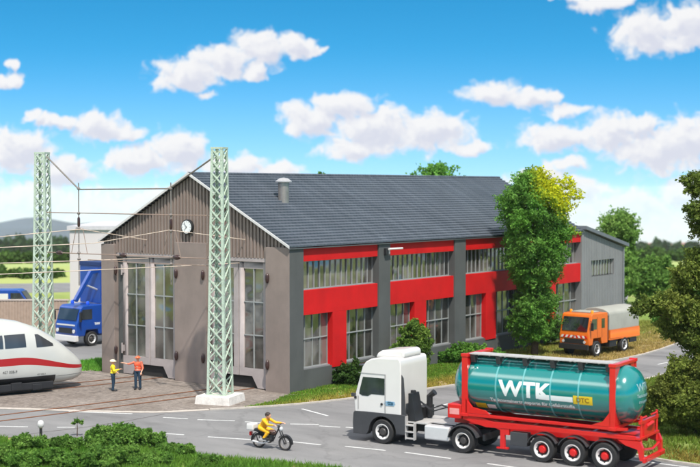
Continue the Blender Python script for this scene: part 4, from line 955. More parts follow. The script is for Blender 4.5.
def patch(s0, s1, zf0, zf1, name, m, side, off=.012, ns=12, nz=6):
    q = MB(); vs = []
    for i in range(ns + 1):
        s = s0 + (s1 - s0) * i / ns; z0 = zf0(s); z1 = zf1(s)
        for j in range(nz + 1): z = z0 + (z1 - z0) * j / nz; vs.append((-s, side * ty(s, z, off), z))
    q.add(vs, [(i*(nz+1)+j, (i+1)*(nz+1)+j, (i+1)*(nz+1)+j+1, i*(nz+1)+j+1) for i in range(ns) for j in range(nz)])
    return q.build(name, m, tn, smooth=60)
for side in (-1, 1):
    patch(2.1, 3.15, lambda s: 2.46, lambda s: 2.48 + min(1, (s - 1.95) / 1.0) * .66, 'cab_window', M_tglass, side)
    patch(3.75, 4.95, lambda s: 2.52, lambda s: 3.22, 'side_window', M_tglass, side)
    patch(5.05, 7.4, lambda s: 2.52, lambda s: 3.22, 'side_window', M_tglass, side)
    for k in range(4): patch(8.6 + k*3.2, 11.2 + k*3.2, lambda s: 2.52, lambda s: 3.22, 'side_window', M_tglass, side, ns=3)
    patch(2.05, 14, lambda s: .44, lambda s: .90, 'bogie_recess', M_black, side, .02)
    patch(.32, 2.0, lambda s: .80, lambda s: .815, 'panel_seam', M_black, side, .006)
vs, fs = text_mesh('407 008-9', .20, bold=.002)
q = MB(); q.add([(-4.7 + v[0], -ty(4.5, 1.25, .014), 1.25 + v[1]) for v in vs], fs); q.build('lettering', mat('dark_lettering', (.12, .12, .11), .5), tn)
q = MB(); q.add([(-2.9 + v[0] * .6, -ty(2.9, 1.0, .014), 1.0 + v[1] * .5) for v in vs], fs); q.build('lettering', mat('dark_lettering', (.12, .12, .11), .5), tn)
q = MB(); q.prism([(-5.4, 4.05), (-5.0, 4.22), (-12, 4.25), (-12, 4.0)], -.75, .75); q.build('roof_fairing', mat('roof_grey', (.18, .18, .18), .5), tn, bevel=.05)
q = MB(); q.box(-26, -2.2, -1.15, 1.15, .12, .42); q.build('underframe', M_black, tn)
for s in (-1, 1):
    for x in (-3.1, -5.6, -17, -19.5):
        q = MB(); q.lathe([(.46, -.06), (.46, .06)], (x, s*.78, .46), 'y', 22); q.build('wheel', M_hub, tn)
    for x in (-4.35, -18.2):
        q = MB(); q.box(x - 2.1, x + 2.1, s*1.36, s*1.48, .22, .60); q.box(x - 1.5, x - 1.0, s*1.3, s*1.52, .18, .5); q.box(x + .9, x + 1.4, s*1.3, s*1.52, .18, .5); q.box(x - .3, x + .3, s*1.32, s*1.53, .25, .66); q.build('bogie_frame', M_black, tn, bevel=.03)

# ---- moped
mp = thing('moped', (-12.35, -8.28, 0), R(-83.5), 'small dark moped with white rear box ridden along the road', 'moped')
def bikewheel(x, name='wheel'):
    q = MB(); r = .315; pts = [(x + (r - .035) * math.cos(2*math.pi*k/28), 0, r + (r - .035) * math.sin(2*math.pi*k/28)) for k in range(29)]; q.tube(pts, .045, 8, cap=False); w = q.build(name, M_tyre, mp, smooth=True)
    q = MB(); pts = [(x + (r - .085) * math.cos(2*math.pi*k/28), 0, r + (r - .085) * math.sin(2*math.pi*k/28)) for k in range(29)]; q.tube(pts, .018, 6, cap=False); q.build('rim', M_steel, w, smooth=True)
    q = MB()
    for k in range(16): a = 2*math.pi*k/16; s = (-1)**k*.03; q.tube([(x + .03*math.cos(a), s, r + .03*math.sin(a)), (x + .225*math.cos(a), 0, r + .225*math.sin(a))], .005, 4)
    q.build('spokes', M_steel, w)
    q = MB(); q.lathe([(.05, -.06), (.05, .06)], (x, 0, r), 'y', 12); q.build('hub', M_hub, w)
bikewheel(0); bikewheel(1.32)
q = MB(); q.tube([(1.05, 0, .98), (.85, 0, .62), (.45, 0, .52), (0, 0, .32)], .035, 8); q.tube([(.95, 0, .80), (.72, 0, .35), (.45, 0, .33), (.0, 0, .315)], .028, 8); q.tube([(.0, .09, .32), (-.08, .09, .62), (.35, .09, .66)], .02, 6); q.tube([(.0, -.09, .32), (-.08, -.09, .62), (.35, -.09, .66)], .02, 6); q.build('frame', M_black, mp, smooth=True)
q = MB()
for s in (.07, -.07): q.tube([(1.02, s, 1.0), (1.32, s, .32)], .024, 8)
q.tube([(1.0, -.07, .98), (1.0, .07, .98)], .03, 6); q.build('fork', M_black, mp, smooth=True)
q = MB(); q.tube([(.92, .33, 1.06), (1.0, .20, 1.08), (1.03, 0, 1.04), (1.0, -.20, 1.08), (.92, -.33, 1.06)], .018, 8); q.build('handlebar', M_black, mp, smooth=True)
q = MB(); q.ball((1.13, 0, .90), .10, 14, (.8, 1, 1)); q.build('headlamp', M_silver, mp, smooth=True)
q = MB(); q.ball((.68, 0, .72), .17, 14, (1.35, .75, .72)); q.build('fuel_tank', mat('brown_tank', (.10, .05, .035), .3, coat=.4), mp, smooth=True)
q = MB(); q.prism([(.45, .70), (.42, .80), (-.05, .84), (-.25, .82), (-.22, .72), (.1, .68)], -.12, .12); q.build('seat', M_black, mp, bevel=.04)
q = MB(); q.ball((.52, 0, .40), .16, 12, (1.1, .8, 1)); q.lathe([(.12, -.1), (.13, .0), (.12, .1)], (.62, 0, .52), 'z', 12); q.build('engine', M_hub, mp, smooth=True)
q = MB(); q.tube([(.6, -.12, .35), (.3, -.15, .24), (-.2, -.15, .30)], [.025, .035, .05], 8); q.build('exhaust', M_silver, mp, smooth=True)
for x, a0, a1 in ((0, 20, 190), (1.32, -5, 150)):
    A = np.arange(a0, a1, 15.); ou = [(x + .37*math.cos(R(a)), .315 + .37*math.sin(R(a))) for a in A]; inn = [(x + .355*math.cos(R(a)), .315 + .355*math.sin(R(a))) for a in A]
    q = MB(); q.prism(ou + inn[::-1], -.065, .065); q.build('mudguard', M_black, mp)
q = MB(); q.box(-.52, -.16, -.20, .20, .74, 1.02); q.build('top_box', M_white, mp, bevel=.05)
q = MB(); q.box(-.44, -.36, -.07, .07, .50, .66); q.build('tail_light', M_redp, mp)
q = MB(); q.box(.15, .5, -.24, -.12, .36, .44); q.box(.15, .5, .12, .24, .36, .44); q.build('footrest', M_walk, mp)

# ================================================================ people: joined capsules, remeshed to one skin
def caps(mb, a, b, ra, rb, n=14):
    a = Vector(a); b = Vector(b); d = b - a; L_ = d.length; t = d.normalized()
    pts = []; rs = []
    for k in range(4): u = -math.cos(math.pi/2*k/4); pts.append(a + t * ra * u); rs.append(max(.002, ra * math.sqrt(1 - u*u)))
    pts.append(a); rs.append(ra); pts.append(b); rs.append(rb)
    for k in range(1, 5): u = math.sin(math.pi/2*k/4); pts.append(b + t * rb * u); rs.append(max(.002, rb * math.sqrt(max(0, 1 - u*u))))
    mb.tube(pts, rs, n)
def remesh(mb, name, m, parent, vox, sm=4):
    o = mb.build(name, m, parent); r = o.modifiers.new('r', 'REMESH'); r.mode = 'VOXEL'; r.voxel_size = vox; r.use_smooth_shade = True
    s = o.modifiers.new('s', 'SMOOTH'); s.factor = .5; s.iterations = sm
    bpy.context.view_layer.update(); dg = bpy.context.evaluated_depsgraph_get(); me = bpy.data.meshes.new_from_object(o.evaluated_get(dg)); o.modifiers.clear(); o.data = me
    if not me.materials: me.materials.append(m)
    for p in me.polygons: p.use_smooth = True
    return o
def figure(P, loc, rz, label, mats, hat=None, hair=None, vest=False):
    """P: joint positions; figure faces +x"""
    o_root = None
    b = MB(); h = P['head']
    b.ball(h, .098, 16, (1.05, .82, 1.18)); b.ball((h[0] + .03, h[1], h[2] - .06), .07, 12, (1, .8, .9))
    b.ball((h[0] + .105, h[1], h[2] - .015), .017, 8, (1, .8, 1.4)); b.ball((h[0] + .085, h[1], h[2] - .062), .022, 8, (1, 1.3, .5))
    for s in (1, -1): b.ball((h[0] - .0, h[1] + s*.083, h[2] - .01), .024, 8, (.8, .5, 1.3)); b.ball((h[0] + .088, h[1] + s*.032, h[2] + .012), .014, 8)
    caps(b, P['neck'], (h[0], h[1], h[2] - .05), .055, .052)
    caps(b, P['chest'], P['hip'], .125, .125)
    for s, k in ((1, 'L'), (-1, 'R')):
        caps(b, P['sh' + k], P['el' + k], .048, .040); caps(b, P['el' + k], P['wr' + k], .039, .028)
        caps(b, P['hp' + k], P['kn' + k], .082, .058); caps(b, P['kn' + k], P['an' + k], .055, .038)
        w = Vector(P['wr' + k]); d = (w - Vector(P['el' + k])).normalized(); up = Vector((0, 0, 1)); sd = d.cross(up); sd = sd.normalized() if sd.length > .1 else Vector((0, 1, 0)); nn = sd.cross(d)
        caps(b, w + d*.02, w + d*.075, .032, .036)
        for j, (off, ln) in enumerate(((-.027, .062), (-.009, .072), (.009, .068), (.027, .052))):
            st = w + d*.09 + sd*off; mid = st + d*ln*.55 - nn*.004*(j+1); caps(b, st, mid, .0105, .0095, 8); caps(b, mid, mid + d*ln*.4 - nn*(.016 + .003*j), .0095, .008, 8)
        tb = w + d*.04 + sd*(-.03); caps(b, tb, tb + d*.035 - sd*.03 - nn*.01, .012, .010, 8); caps(b, tb + d*.035 - sd*.03 - nn*.01, tb + d*.07 - sd*.036 - nn*.02, .010, .009, 8)
    body = remesh(b, 'person', M_skin, None, .0085, 2)
    body.scale = (1.14, 1.14, 1); body.location = loc; body.rotation_euler = (0, 0, rz); tag(body, label, 'person')
    # top garment
    j = MB(); c = Vector(P['chest']); hp = Vector(P['hip'])
    j.ball(c, .17, 16, (.72, 1.12, .95)); j.ball(c.lerp(hp, .5), .155, 16, (.78, 1.02, 1.1)); j.ball(hp + Vector((0, 0, .04)), .155, 16, (.85, 1.08, .8)); caps(j, P['neck'], c + Vector((0, 0, .08)), .06, .10)
    for k in 'LR':
        caps(j, P['sh' + k], P['el' + k], .066, .054); caps(j, P['el' + k], Vector(P['el' + k]).lerp(Vector(P['wr' + k]), mats.get('sleeve', .85)), .053, .044)
    remesh(j, 'jacket', mats['top'], body, .014, 4)
    t = MB(); t.ball(hp, .15, 16, (.88, 1.1, .85))
    for k in 'LR':
        caps(t, P['hp' + k], P['kn' + k], .100, .074); caps(t, P['kn' + k], P['an' + k], .073, .058)
    remesh(t, 'trousers', mats['legs'], body, .014, 4)
    if vest:
        v = MB(); v.ball(c, .183, 16, (.74, 1.04, .95)); v.ball(c.lerp(hp, .5), .165, 16, (.8, 1.02, .9)); remesh(v, 'vest', mats['vest'], body, .016, 4)
    for k in 'LR':
        f = MB(); a = Vector(P['an' + k]); d = Vector(P.get('toe' + k, (a.x + .17, a.y, a.z - .05))); caps(f, a + Vector((-.02, 0, -.03)), d, .05, .042); caps(f, a, a + Vector((0, 0, -.02)), .055, .055); remesh(f, 'shoe', M_black, body, .012, 3)
    e = MB()
    for s in (1, -1): e.ball((h[0] + .097, h[1] + s*.032, h[2] + .012), .009, 8)
    e.build('eyes', M_black, body)
    if hat:
        q = MB(); hc = (h[0] - .005, h[1], h[2] + .02); q.ball(hc, .125, 18, (1.12, .92, .95)); bm_ = [i for i, v in enumerate(q.v) if v[2] < h[2] + .02]
        q.v = [(v[0], v[1], max(v[2], h[2] + .02)) for v in q.v]; q.lathe([(.13, 0), (.155, -.006), (.155, .006), (.13, .014)], (h[0] + .02, h[1], h[2] + .03), 'z', 20); q.build('helmet', hat, body, smooth=True)
    if hair:
        q = MB(); q.ball((h[0] - .018, h[1], h[2] + .028), .108, 16, (1.05, .9, 1.05)); q.build('hair', hair, body, smooth=True)
    return body
M_hv = mat('yellow_workwear', (.80, .60, .01), .7, var=.12, nscale=6, bump=.4, bscale=10)
M_or = mat('orange_red_vest', (.78, .10, .035), .7, var=.12, nscale=6, bump=.4, bscale=10)
M_navy = mat('dark_blue_trousers', (.012, .035, .065), .8, var=.2, nscale=6, bump=.4, bscale=12)
M_amb = mat('amber_overall', (.85, .42, .008), .7, var=.12, nscale=6, bump=.5, bscale=9)
std = dict(head=(0, 0, 1.60), neck=(0, 0, 1.44), chest=(0, 0, 1.28), hip=(0, 0, .96), hpL=(0, .09, .90), hpR=(0, -.09, .90), knL=(.03, .11, .49), knR=(.02, -.10, .49), anL=(-.01, .12, .09), anR=(.0, -.11, .09), shL=(0, .18, 1.40), shR=(0, -.18, 1.40))
p1 = dict(std, elL=(-.02, .26, 1.12), wrL=(.16, .22, 1.0), elR=(.06, -.24, 1.13), wrR=(.30, -.20, 1.20))
figure(p1, (-4.87, 8.4, 0), R(-45), 'worker in yellow jacket and pale helmet facing the other worker, one forearm raised', dict(top=M_hv, legs=M_navy, sleeve=.9), hat=mat('cream_helmet', (.80, .68, .48), .35))
p2 = {k: (v[0], v[1], v[2] * 1.07) for k, v in std.items()}
p2.update(elL=(.12, -.0 + .25, 1.36), wrL=(.08, .50, 1.40), elR=(.04, -.26, 1.18), wrR=(.16, -.22, .97), head=(0, .0, 1.72))
p2.update(elR=(.06, -.42, 1.40), wrR=(.10, -.67, 1.46), elL=(.04, .26, 1.18), wrL=(.16, .22, .97))
figure(p2, (-3.68, 7.7, 0), R(208), 'worker in orange-red vest and helmet stretching one arm out towards the other worker', dict(top=mat('salmon_shirt', (.62, .16, .09), .8, var=.1), legs=M_navy, vest=M_or, sleeve=.25), hat=mat('orange_helmet', (.75, .14, .05), .35), vest=True)
pr = dict(head=(.42, 0, 1.42), neck=(.34, 0, 1.28), chest=(.28, 0, 1.12), hip=(.12, 0, .88), hpL=(.14, .10, .87), hpR=(.14, -.10, .87), knL=(.52, .17, .74), knR=(.52, -.17, .74), anL=(.36, .19, .50), anR=(.36, -.19, .50), toeL=(.54, .19, .46), toeR=(.54, -.19, .46),
          shL=(.32, .18, 1.25), shR=(.32, -.18, 1.25), elL=(.58, .27, 1.08), elR=(.58, -.27, 1.08), wrL=(.82, .29, 1.09), wrR=(.82, -.29, 1.09))
figure(pr, (-12.35, -8.28, 0), R(-83.5), 'rider in a bright yellow overall sitting on the moped, dark hair, leaning forward', dict(top=M_amb, legs=M_amb, sleeve=.95), hair=mat('dark_hair', (.03, .018, .012), .6))

# ================================================================ small and far built things
post = thing('marker_post', (-16.4, .85, 0), 0, 'small dark post with a round whitish top at the roadside by the hedge', 'post')
MB().tube([(0, 0, -.1), (0, 0, .5)], .065, 10).build('post', M_black, post); q = MB(); q.ball((0, 0, .62), .15, 14, (1, 1, 1.25)); q.build('globe', M_trim, post, smooth=True)
# corrugated fence
fa = Vector((3.2, 47.5)); fb = Vector((13.9, 32.8)); L_ = (fb - fa).length
fe = thing('corrugated_fence', (fa.x, fa.y, 0), math.atan2(fb.y - fa.y, fb.x - fa.x), 'brownish ribbed fence between the yard and the parked blue van', 'fence')
q = MB(); n = int(L_ / .22)
for i in range(n): q.box(i*.22, i*.22 + .13, -.05, .0, 0, 2.45); q.box(i*.22 + .13, i*.22 + .22, -.02, .0, 0, 2.45)
q.build('panel', mat('brown_fence', (.34, .25, .19), .8, var=.15), fe)
MB().box(0, L_, -.09, .04, 2.455, 2.56).build('coping', mat('fence_coping', (.50, .42, .36), .8), fe)
for k in range(7): x = L_ * k / 6; MB().box(x - .08, x + .08, .005, .12, 0, 2.45).build('fence_post', M_mast, fe)
# pale hall behind the crane lorry
ha = thing('pale_hall', (26.2, 46.45, -.2), R(YAW - 90), 'plain whitish hall with a flat roof behind the crane lorry', 'hall')
q = MB(); q.box(0, 30, 0, 18, 0, 7.5); q.build('wall', mat('pale_hall_wall', (.56, .51, .51), .8, var=.06, nscale=.2), ha)
MB().box(-.2, 30.2, -.2, 18.2, 7.5, 7.85).build('roof', mat('hall_roof', (.50, .48, .50), .7), ha)
for x in (3, 8, 13, 18, 23): MB().box(x, x + 2.6, -.06, 0, 3.6, 4.8).build('window', M_vglass, ha)
MB().box(5, 8.5, -.08, 0, .2, 3.2).build('door', M_lgrey, ha)

# ================================================================ vegetation
def fast_mesh(name, V, F, C, m, parent=None):
    """V (n,3), F (k,4) quads or (k,3) tris, C (n,3) colours"""
    me = bpy.data.meshes.new(name); k = F.shape[1]; me.vertices.add(len(V)); me.vertices.foreach_set('co', V.astype(np.float32).ravel())
    me.loops.add(F.size); me.loops.foreach_set('vertex_index', F.astype(np.int32).ravel()); me.polygons.add(len(F))
    me.polygons.foreach_set('loop_start', np.arange(0, F.size, k, dtype=np.int32)); me.polygons.foreach_set('loop_total', np.full(len(F), k, dtype=np.int32))
    me.update(calc_edges=True)
    a = me.color_attributes.new('tint', 'FLOAT_COLOR', 'POINT'); a.data.foreach_set('color', np.concatenate([C, np.ones((len(C), 1))], 1).astype(np.float32).ravel())
    me.materials.append(m); o = bpy.data.objects.new(name, me); COL.objects.link(o)
    if parent: o.parent = parent
    return o
def leaves(name, clumps, n, size, cols, parent=None, m=None, elong=1.6, hi=None, flat=.75, spray=.62):
    """clumps: (x,y,z,r[,w]) ; leaf-sized rhombs spread through uneven shells of each clump; cols: list of base colours; hi(P)->weight for the accent colour cols[-1]"""
    cl = np.array([c[:4] for c in clumps], float); w = cl[:, 3] ** 2; w /= w.sum()
    idx = rng.choice(len(cl), n, p=w); c = cl[idx]
    d = rng.normal(size=(n, 3)); d /= np.linalg.norm(d, axis=1)[:, None]
    # lumpy radius: a few random lobes per clump
    lob = rng.normal(size=(len(cl), 5, 3)); lob /= np.linalg.norm(lob, axis=2)[:, :, None]
    dots = np.einsum('nij,nj->ni', lob[idx], d); bump = (np.clip(dots, .55, 1) - .55).max(1) / .45
    rad = c[:, 3] * (.66 + .42 * bump) * rng.uniform(.35, 1, n) ** .28 * rng.normal(1, .06, n)
    P = c[:, :3] + rng.normal(0, .05, (n, 3)) * c[:, 3:4] + d * rad[:, None] * np.array([1, 1, flat if flat else 1])
    # twig sprays reaching out of each clump
    K = 22; sd_ = rng.normal(size=(len(cl), K, 3)); sd_ /= np.linalg.norm(sd_, axis=2)[:, :, None]; sd_[:, :, 2] = sd_[:, :, 2]*.8 + .15; sl = rng.uniform(.8, 1.45, (len(cl), K))
    kk = rng.integers(0, K, n); tt = rng.uniform(.35, 1, n)**.8; sp = rng.random(n) < spray; dv = sd_[idx, kk]; rr_ = c[:, 3]*sl[idx, kk]*tt
    Ps = c[:, :3] + dv*rr_[:, None] + rng.normal(size=(n, 3))*(c[:, 3]*(.17 - .07*tt))[:, None]; Ps[:, 2] -= .12*c[:, 3]*tt**2
    P = np.where(sp[:, None], Ps, P)
    nrm = d * .45 + rng.normal(size=(n, 3)) * .8 + np.array([0, 0, .35]); nrm /= np.linalg.norm(nrm, axis=1)[:, None]
    t = np.cross(nrm, rng.normal(size=(n, 3))); t /= np.linalg.norm(t, axis=1)[:, None]; b = np.cross(nrm, t)
    s = size * rng.uniform(.55, 1.35, n)[:, None]; tl = t * s * elong / 2; bl = b * s / 2
    V = np.stack([P - tl, P + bl + nrm * s * .12, P + tl - nrm * s * .2, P - bl + nrm * s * .12], 1).reshape(-1, 3)
    F = np.arange(4 * n).reshape(n, 4)
    base = np.array(cols[:-1] if hi else cols); cc = base[rng.integers(0, len(base), len(cl))][idx] * .55 + base[rng.integers(0, len(base), n)] * .45
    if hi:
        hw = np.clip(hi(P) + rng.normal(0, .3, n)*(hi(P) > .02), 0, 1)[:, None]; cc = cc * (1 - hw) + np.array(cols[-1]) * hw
    cc = cc * rng.uniform(.7, 1.3, n)[:, None]
    return fast_mesh(name, V, F, np.repeat(cc, 4, axis=0), m or M_leaf, parent)
def woody(parent, h, r0, clumps, k=8, name='trunk', lean=(0, 0)):
    q = MB(); pts = [(lean[0]*t + .05*math.sin(3*t), lean[1]*t, h*t) for t in (0, .15, .35, .55, .75, 1)]; q.tube(pts, [r0*1.25, r0, r0*.85, r0*.65, r0*.42, r0*.15], 9)
    for c in random.sample(list(clumps), min(k, len(clumps))):
        z0 = max(.25*h, min(c[2] - .35*abs(c[0]) - .4, h*.9)); t = z0/h; q.tube([(lean[0]*t, lean[1]*t, z0), (c[0]*.5, c[1]*.5, (z0 + c[2])/2 - .05), (c[0]*.92, c[1]*.92, c[2])], [r0*.35, r0*.22, r0*.06], 6)
    return q.build(name, M_trunk, parent, smooth=True)
def plant(name, loc, clumps, n, size, cols, label, cat, group=None, trunk=None, hi=None, rz=0, crown='crown', **kw):
    o = thing(name, loc, rz, label, cat, group)
    leaves(crown, clumps, n, size, cols, o, hi=hi, **kw)
    if trunk: woody(o, trunk[0], trunk[1], clumps, trunk[2] if len(trunk) > 2 else 8)
    return o
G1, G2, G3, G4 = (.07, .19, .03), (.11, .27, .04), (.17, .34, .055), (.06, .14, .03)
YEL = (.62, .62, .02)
OL = [(.08, .125, .022), (.14, .195, .032), (.20, .25, .045), (.09, .12, .025), (.27, .30, .06)]
# camera-right and forward unit vectors on the ground, used to spread crowns
RTx, RTy, FWx, FWy = .592, -.806, .806, .592
def off(r, f): return (RTx*r + FWx*f, RTy*r + FWy*f)
# the tall tree before the shed
def tall_tree():
    cl = []
    rows = [(12.0, .6, .95), (11.4, 1.6, 1.3), (10.4, 2.25, 1.35), (9.2, 2.45, 1.3), (8.0, 2.3, 1.3), (6.8, 2.2, 1.25), (5.7, 1.9, 1.15), (4.6, 1.35, 1.05), (3.8, 1.6, 1.05), (3.0, 1.6, 1.0), (2.2, 1.5, .95), (1.5, 1.3, .85)]
    for z, R0, r in rows:
        k = max(4, int(R0 * 4))
        for i in range(k):
            a = 2*math.pi*(i + random.random()*.7)/k; rr = max(.2, R0 - r*.62) * random.uniform(.75, 1.15); x, y = rr*math.cos(a), rr*math.sin(a)
            cl.append((x, y, z - .1 + random.uniform(-.45, .35), r*random.uniform(.55, .8)))
    return cl
cl = tall_tree()
cl += [(*off(2.1, .2), 11.3, .62), (*off(2.65, 0), 10.6, .5), (*off(-2.0, 0), 10.2, .7), (*off(1.9, 0), 8.0, .8), (*off(-1.4, -.3), 2.0, .6)]
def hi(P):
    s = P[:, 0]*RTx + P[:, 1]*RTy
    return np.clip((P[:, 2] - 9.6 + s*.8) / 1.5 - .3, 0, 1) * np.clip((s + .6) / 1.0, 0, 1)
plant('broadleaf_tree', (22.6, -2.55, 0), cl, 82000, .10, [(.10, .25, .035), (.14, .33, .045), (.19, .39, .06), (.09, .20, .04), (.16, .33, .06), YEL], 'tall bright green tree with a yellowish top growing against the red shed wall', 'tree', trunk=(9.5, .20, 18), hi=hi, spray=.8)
# trees behind the roof
plant('broadleaf_tree', (44.0, 18.84, 0), [(0, 0, 11.6, 1.7), (1.2, -.9, 11.2, 1.4), (-1.3, 1, 10.9, 1.5), (0, 0, 9, 2.6), (*off(1.9, 0), 10.9, 1.1), (*off(-.2, 0), 12.6, .8)], 12000, .2, [(.13, .32, .05), (.18, .40, .07), (.16, .36, .06)], 'green tree top showing above the middle of the roof ridge', 'tree', 'trees behind the shed', (11, .25, 5))
plant('broadleaf_tree', (38.05, 26.95, 0), [(0, 0, 11.55, .8), (0, 0, 9.5, 2.0)], 4000, .22, [G2, G3], 'tip of a green tree just showing above the ridge, right of the roof ventilator', 'tree', 'trees behind the shed', (10, .2, 3))
def blob(h, w, k, z0=.8):
    out = []
    for i in range(k):
        t = (i + .5)/k; z = z0 + (h - z0)*t; R0 = w*math.sin(math.pi*(.18 + .77*t))**.7
        for j in range(4): a = random.uniform(0, 6.28); rr = R0*random.uniform(.3, .75); out.append((rr*math.cos(a), rr*math.sin(a), z*random.uniform(.94, 1.0), w*random.uniform(.30, .52)))
    return out
plant('broadleaf_tree', (58.0, 8.3, 0), blob(8.3, 2.7, 8), 34000, .17, [(.14, .27, .05), (.19, .34, .07), (.22, .36, .08)], 'light green tree directly behind the end of the grey annex', 'tree', 'trees beside the annex', (6.5, .22, 8))
plant('broadleaf_tree', (63.0, 6.6, 0), blob(4.3, 2.4, 6, .3), 26000, .15, [(.12, .25, .05), (.16, .30, .06), (.20, .33, .07)], 'lower rounded green tree right of the annex, at the field edge', 'tree', 'trees beside the annex', (3.8, .2, 6))
plant('round_bush', (62.0, .5, 0), blob(1.9, 2.6, 3, .2), 9000, .18, [(.10, .26, .05), (.07, .2, .03), G3], 'low fresh green bush behind the canvas-backed lorry', 'bush', 'bushes by the road bend', (1.2, .08, 3), crown='foliage')
plant('round_bush', (46.0, -3.9, 0), blob(1.0, 1.7, 3, .1) + [(*off(2.2, 0), .5, .8), (*off(-2.2, 0), .5, .8)], 9000, .15, [(.10, .27, .05), (.07, .22, .03), G3], 'bright green low bush on the verge beyond the rear of the orange lorry', 'bush', 'bushes by the road bend', (.7, .06, 3), crown='foliage')
# large olive tree at the right edge, close to the camera; coordinates are metres right / away / up from its base
def cset(rows): return [(*off(r, f), z, s) for r, f, z, s in rows]
up = cset([(-.2, .3, 11.2, .75), (.6, 0, 10.6, .9), (1.4, .2, 10.9, 1.0), (2.4, -.3, 10.4, 1.2), (-.3, -.2, 10.0, .65), (.1, .1, 9.3, .75), (.9, .2, 9.4, 1.1), (2.0, 0, 9.0, 1.2),
           (.5, -.4, 8.4, .7), (1.3, 0, 8.1, 1.1), (2.4, .3, 7.7, 1.3), (-.1, .2, 7.8, .75), (-.7, 0, 7.2, .75), (.4, .3, 7.0, 1.0), (1.6, -.3, 6.5, 1.3), (-.9, .4, 6.5, .6), (-2.1, .3, 5.75, .6), (-2.8, .1, 5.6, .42), (-1.5, 0, 5.6, .75), (-.6, 0, 5.6, .9), (.5, .2, 5.4, 1.1), (1.8, 0, 4.9, 1.4),
           (-1.4, .5, 4.8, .65), (-.6, .2, 4.3, .8), (.7, -.2, 4.0, 1.2), (2.0, .3, 3.4, 1.4), (.1, .2, 3.0, 1.0)])
plant('broadleaf_tree', (2.1, -22.2, 0), up, 120000, .092, OL, 'large dark olive tree reaching into the picture at the right edge', 'tree', trunk=(9.6, .22, 18), flat=.8)
tipc = cset([(.5, 0, 1.4, .55), (1.1, .2, 1.8, .7), (1.9, 0, 1.5, .9), (2.4, 0, .9, .9)])
plant('broadleaf_tree', (6.2, -24.6, 0), [(x, y, z + 10.6 + .4, s) for x, y, z, s in tipc] + cset([(1.5, 0, 10, 1.5), (2.3, 0, 8.5, 1.6), (2.5, 0, 6.5, 1.8)]), 52000, .09, OL[1:], 'olive tree whose branch tip hangs into the upper right edge', 'tree', trunk=(11.5, .25, 8), flat=.8)
lowb = cset([(-1.7, -.3, 2.0, .55), (-1.5, 0, 1.3, .75), (-.7, .2, 2.6, .8), (-1.0, .2, 1.0, .8), (-.2, -.4, 1.7, 1.0), (.5, 0, 2.9, .9), (.8, -.5, 1.2, 1.1), (1.7, 0, 2.2, 1.2), (2.6, -.3, 1.4, 1.2), (-1.95, .2, .8, .5), (0, .3, .7, .8), (1.7, -.6, .7, .9)])
plant('round_bush', (1.3, -22.1, 0), lowb, 90000, .082, OL[1:] + [(.15, .17, .035)], 'dense olive bush on the grass right behind the tank trailer', 'bush', trunk=(1.6, .10, 6), crown='foliage', flat=.85)
# bushes at the shed wall
plant('round_bush', (9.9, -.95, 0), cset([(-.1, 0, 2.5, .42), (.35, 0, 2.9, .45), (.8, .1, 2.4, .5), (.1, -.1, 1.9, .6), (.95, 0, 1.7, .55), (-.5, .1, 1.6, .5), (-1.1, 0, 1.2, .5), (-1.7, .1, 1.1, .38), (-.3, 0, 1.0, .6), (.6, 0, .9, .7), (-1.0, 0, .6, .6)]), 15000, .11, [(.10, .19, .03), (.15, .26, .045), (.20, .30, .05)], 'yellow-green bush climbing the second grey pilaster behind the white cab', 'bush', trunk=(2.2, .06, 6), crown='foliage')
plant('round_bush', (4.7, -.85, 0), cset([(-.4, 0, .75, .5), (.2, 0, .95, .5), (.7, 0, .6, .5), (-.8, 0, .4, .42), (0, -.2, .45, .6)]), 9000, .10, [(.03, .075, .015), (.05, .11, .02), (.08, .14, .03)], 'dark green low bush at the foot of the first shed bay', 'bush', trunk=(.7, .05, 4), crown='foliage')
plant('round_bush', (16.2, -1.1, 0), cset([(-.6, 0, .6, .6), (.2, 0, .8, .6), (1.0, 0, .6, .6), (1.9, 0, .5, .5), (-1.3, 0, .4, .45)]), 9000, .11, [G1, G2, G3], 'green low bush at the wall between the white cab and the tall tree', 'bush', trunk=(.6, .05, 4), crown='foliage')
plant('round_bush', (29.0, -1.6, 0), cset([(-1.2, 0, .8, .8), (0, 0, 1.0, .8), (1.0, 0, .8, .7)]), 7000, .13, [G4, G1, (.05, .08, .02)], 'dark bush behind the front of the orange lorry', 'bush', trunk=(.8, .05, 4), crown='foliage')
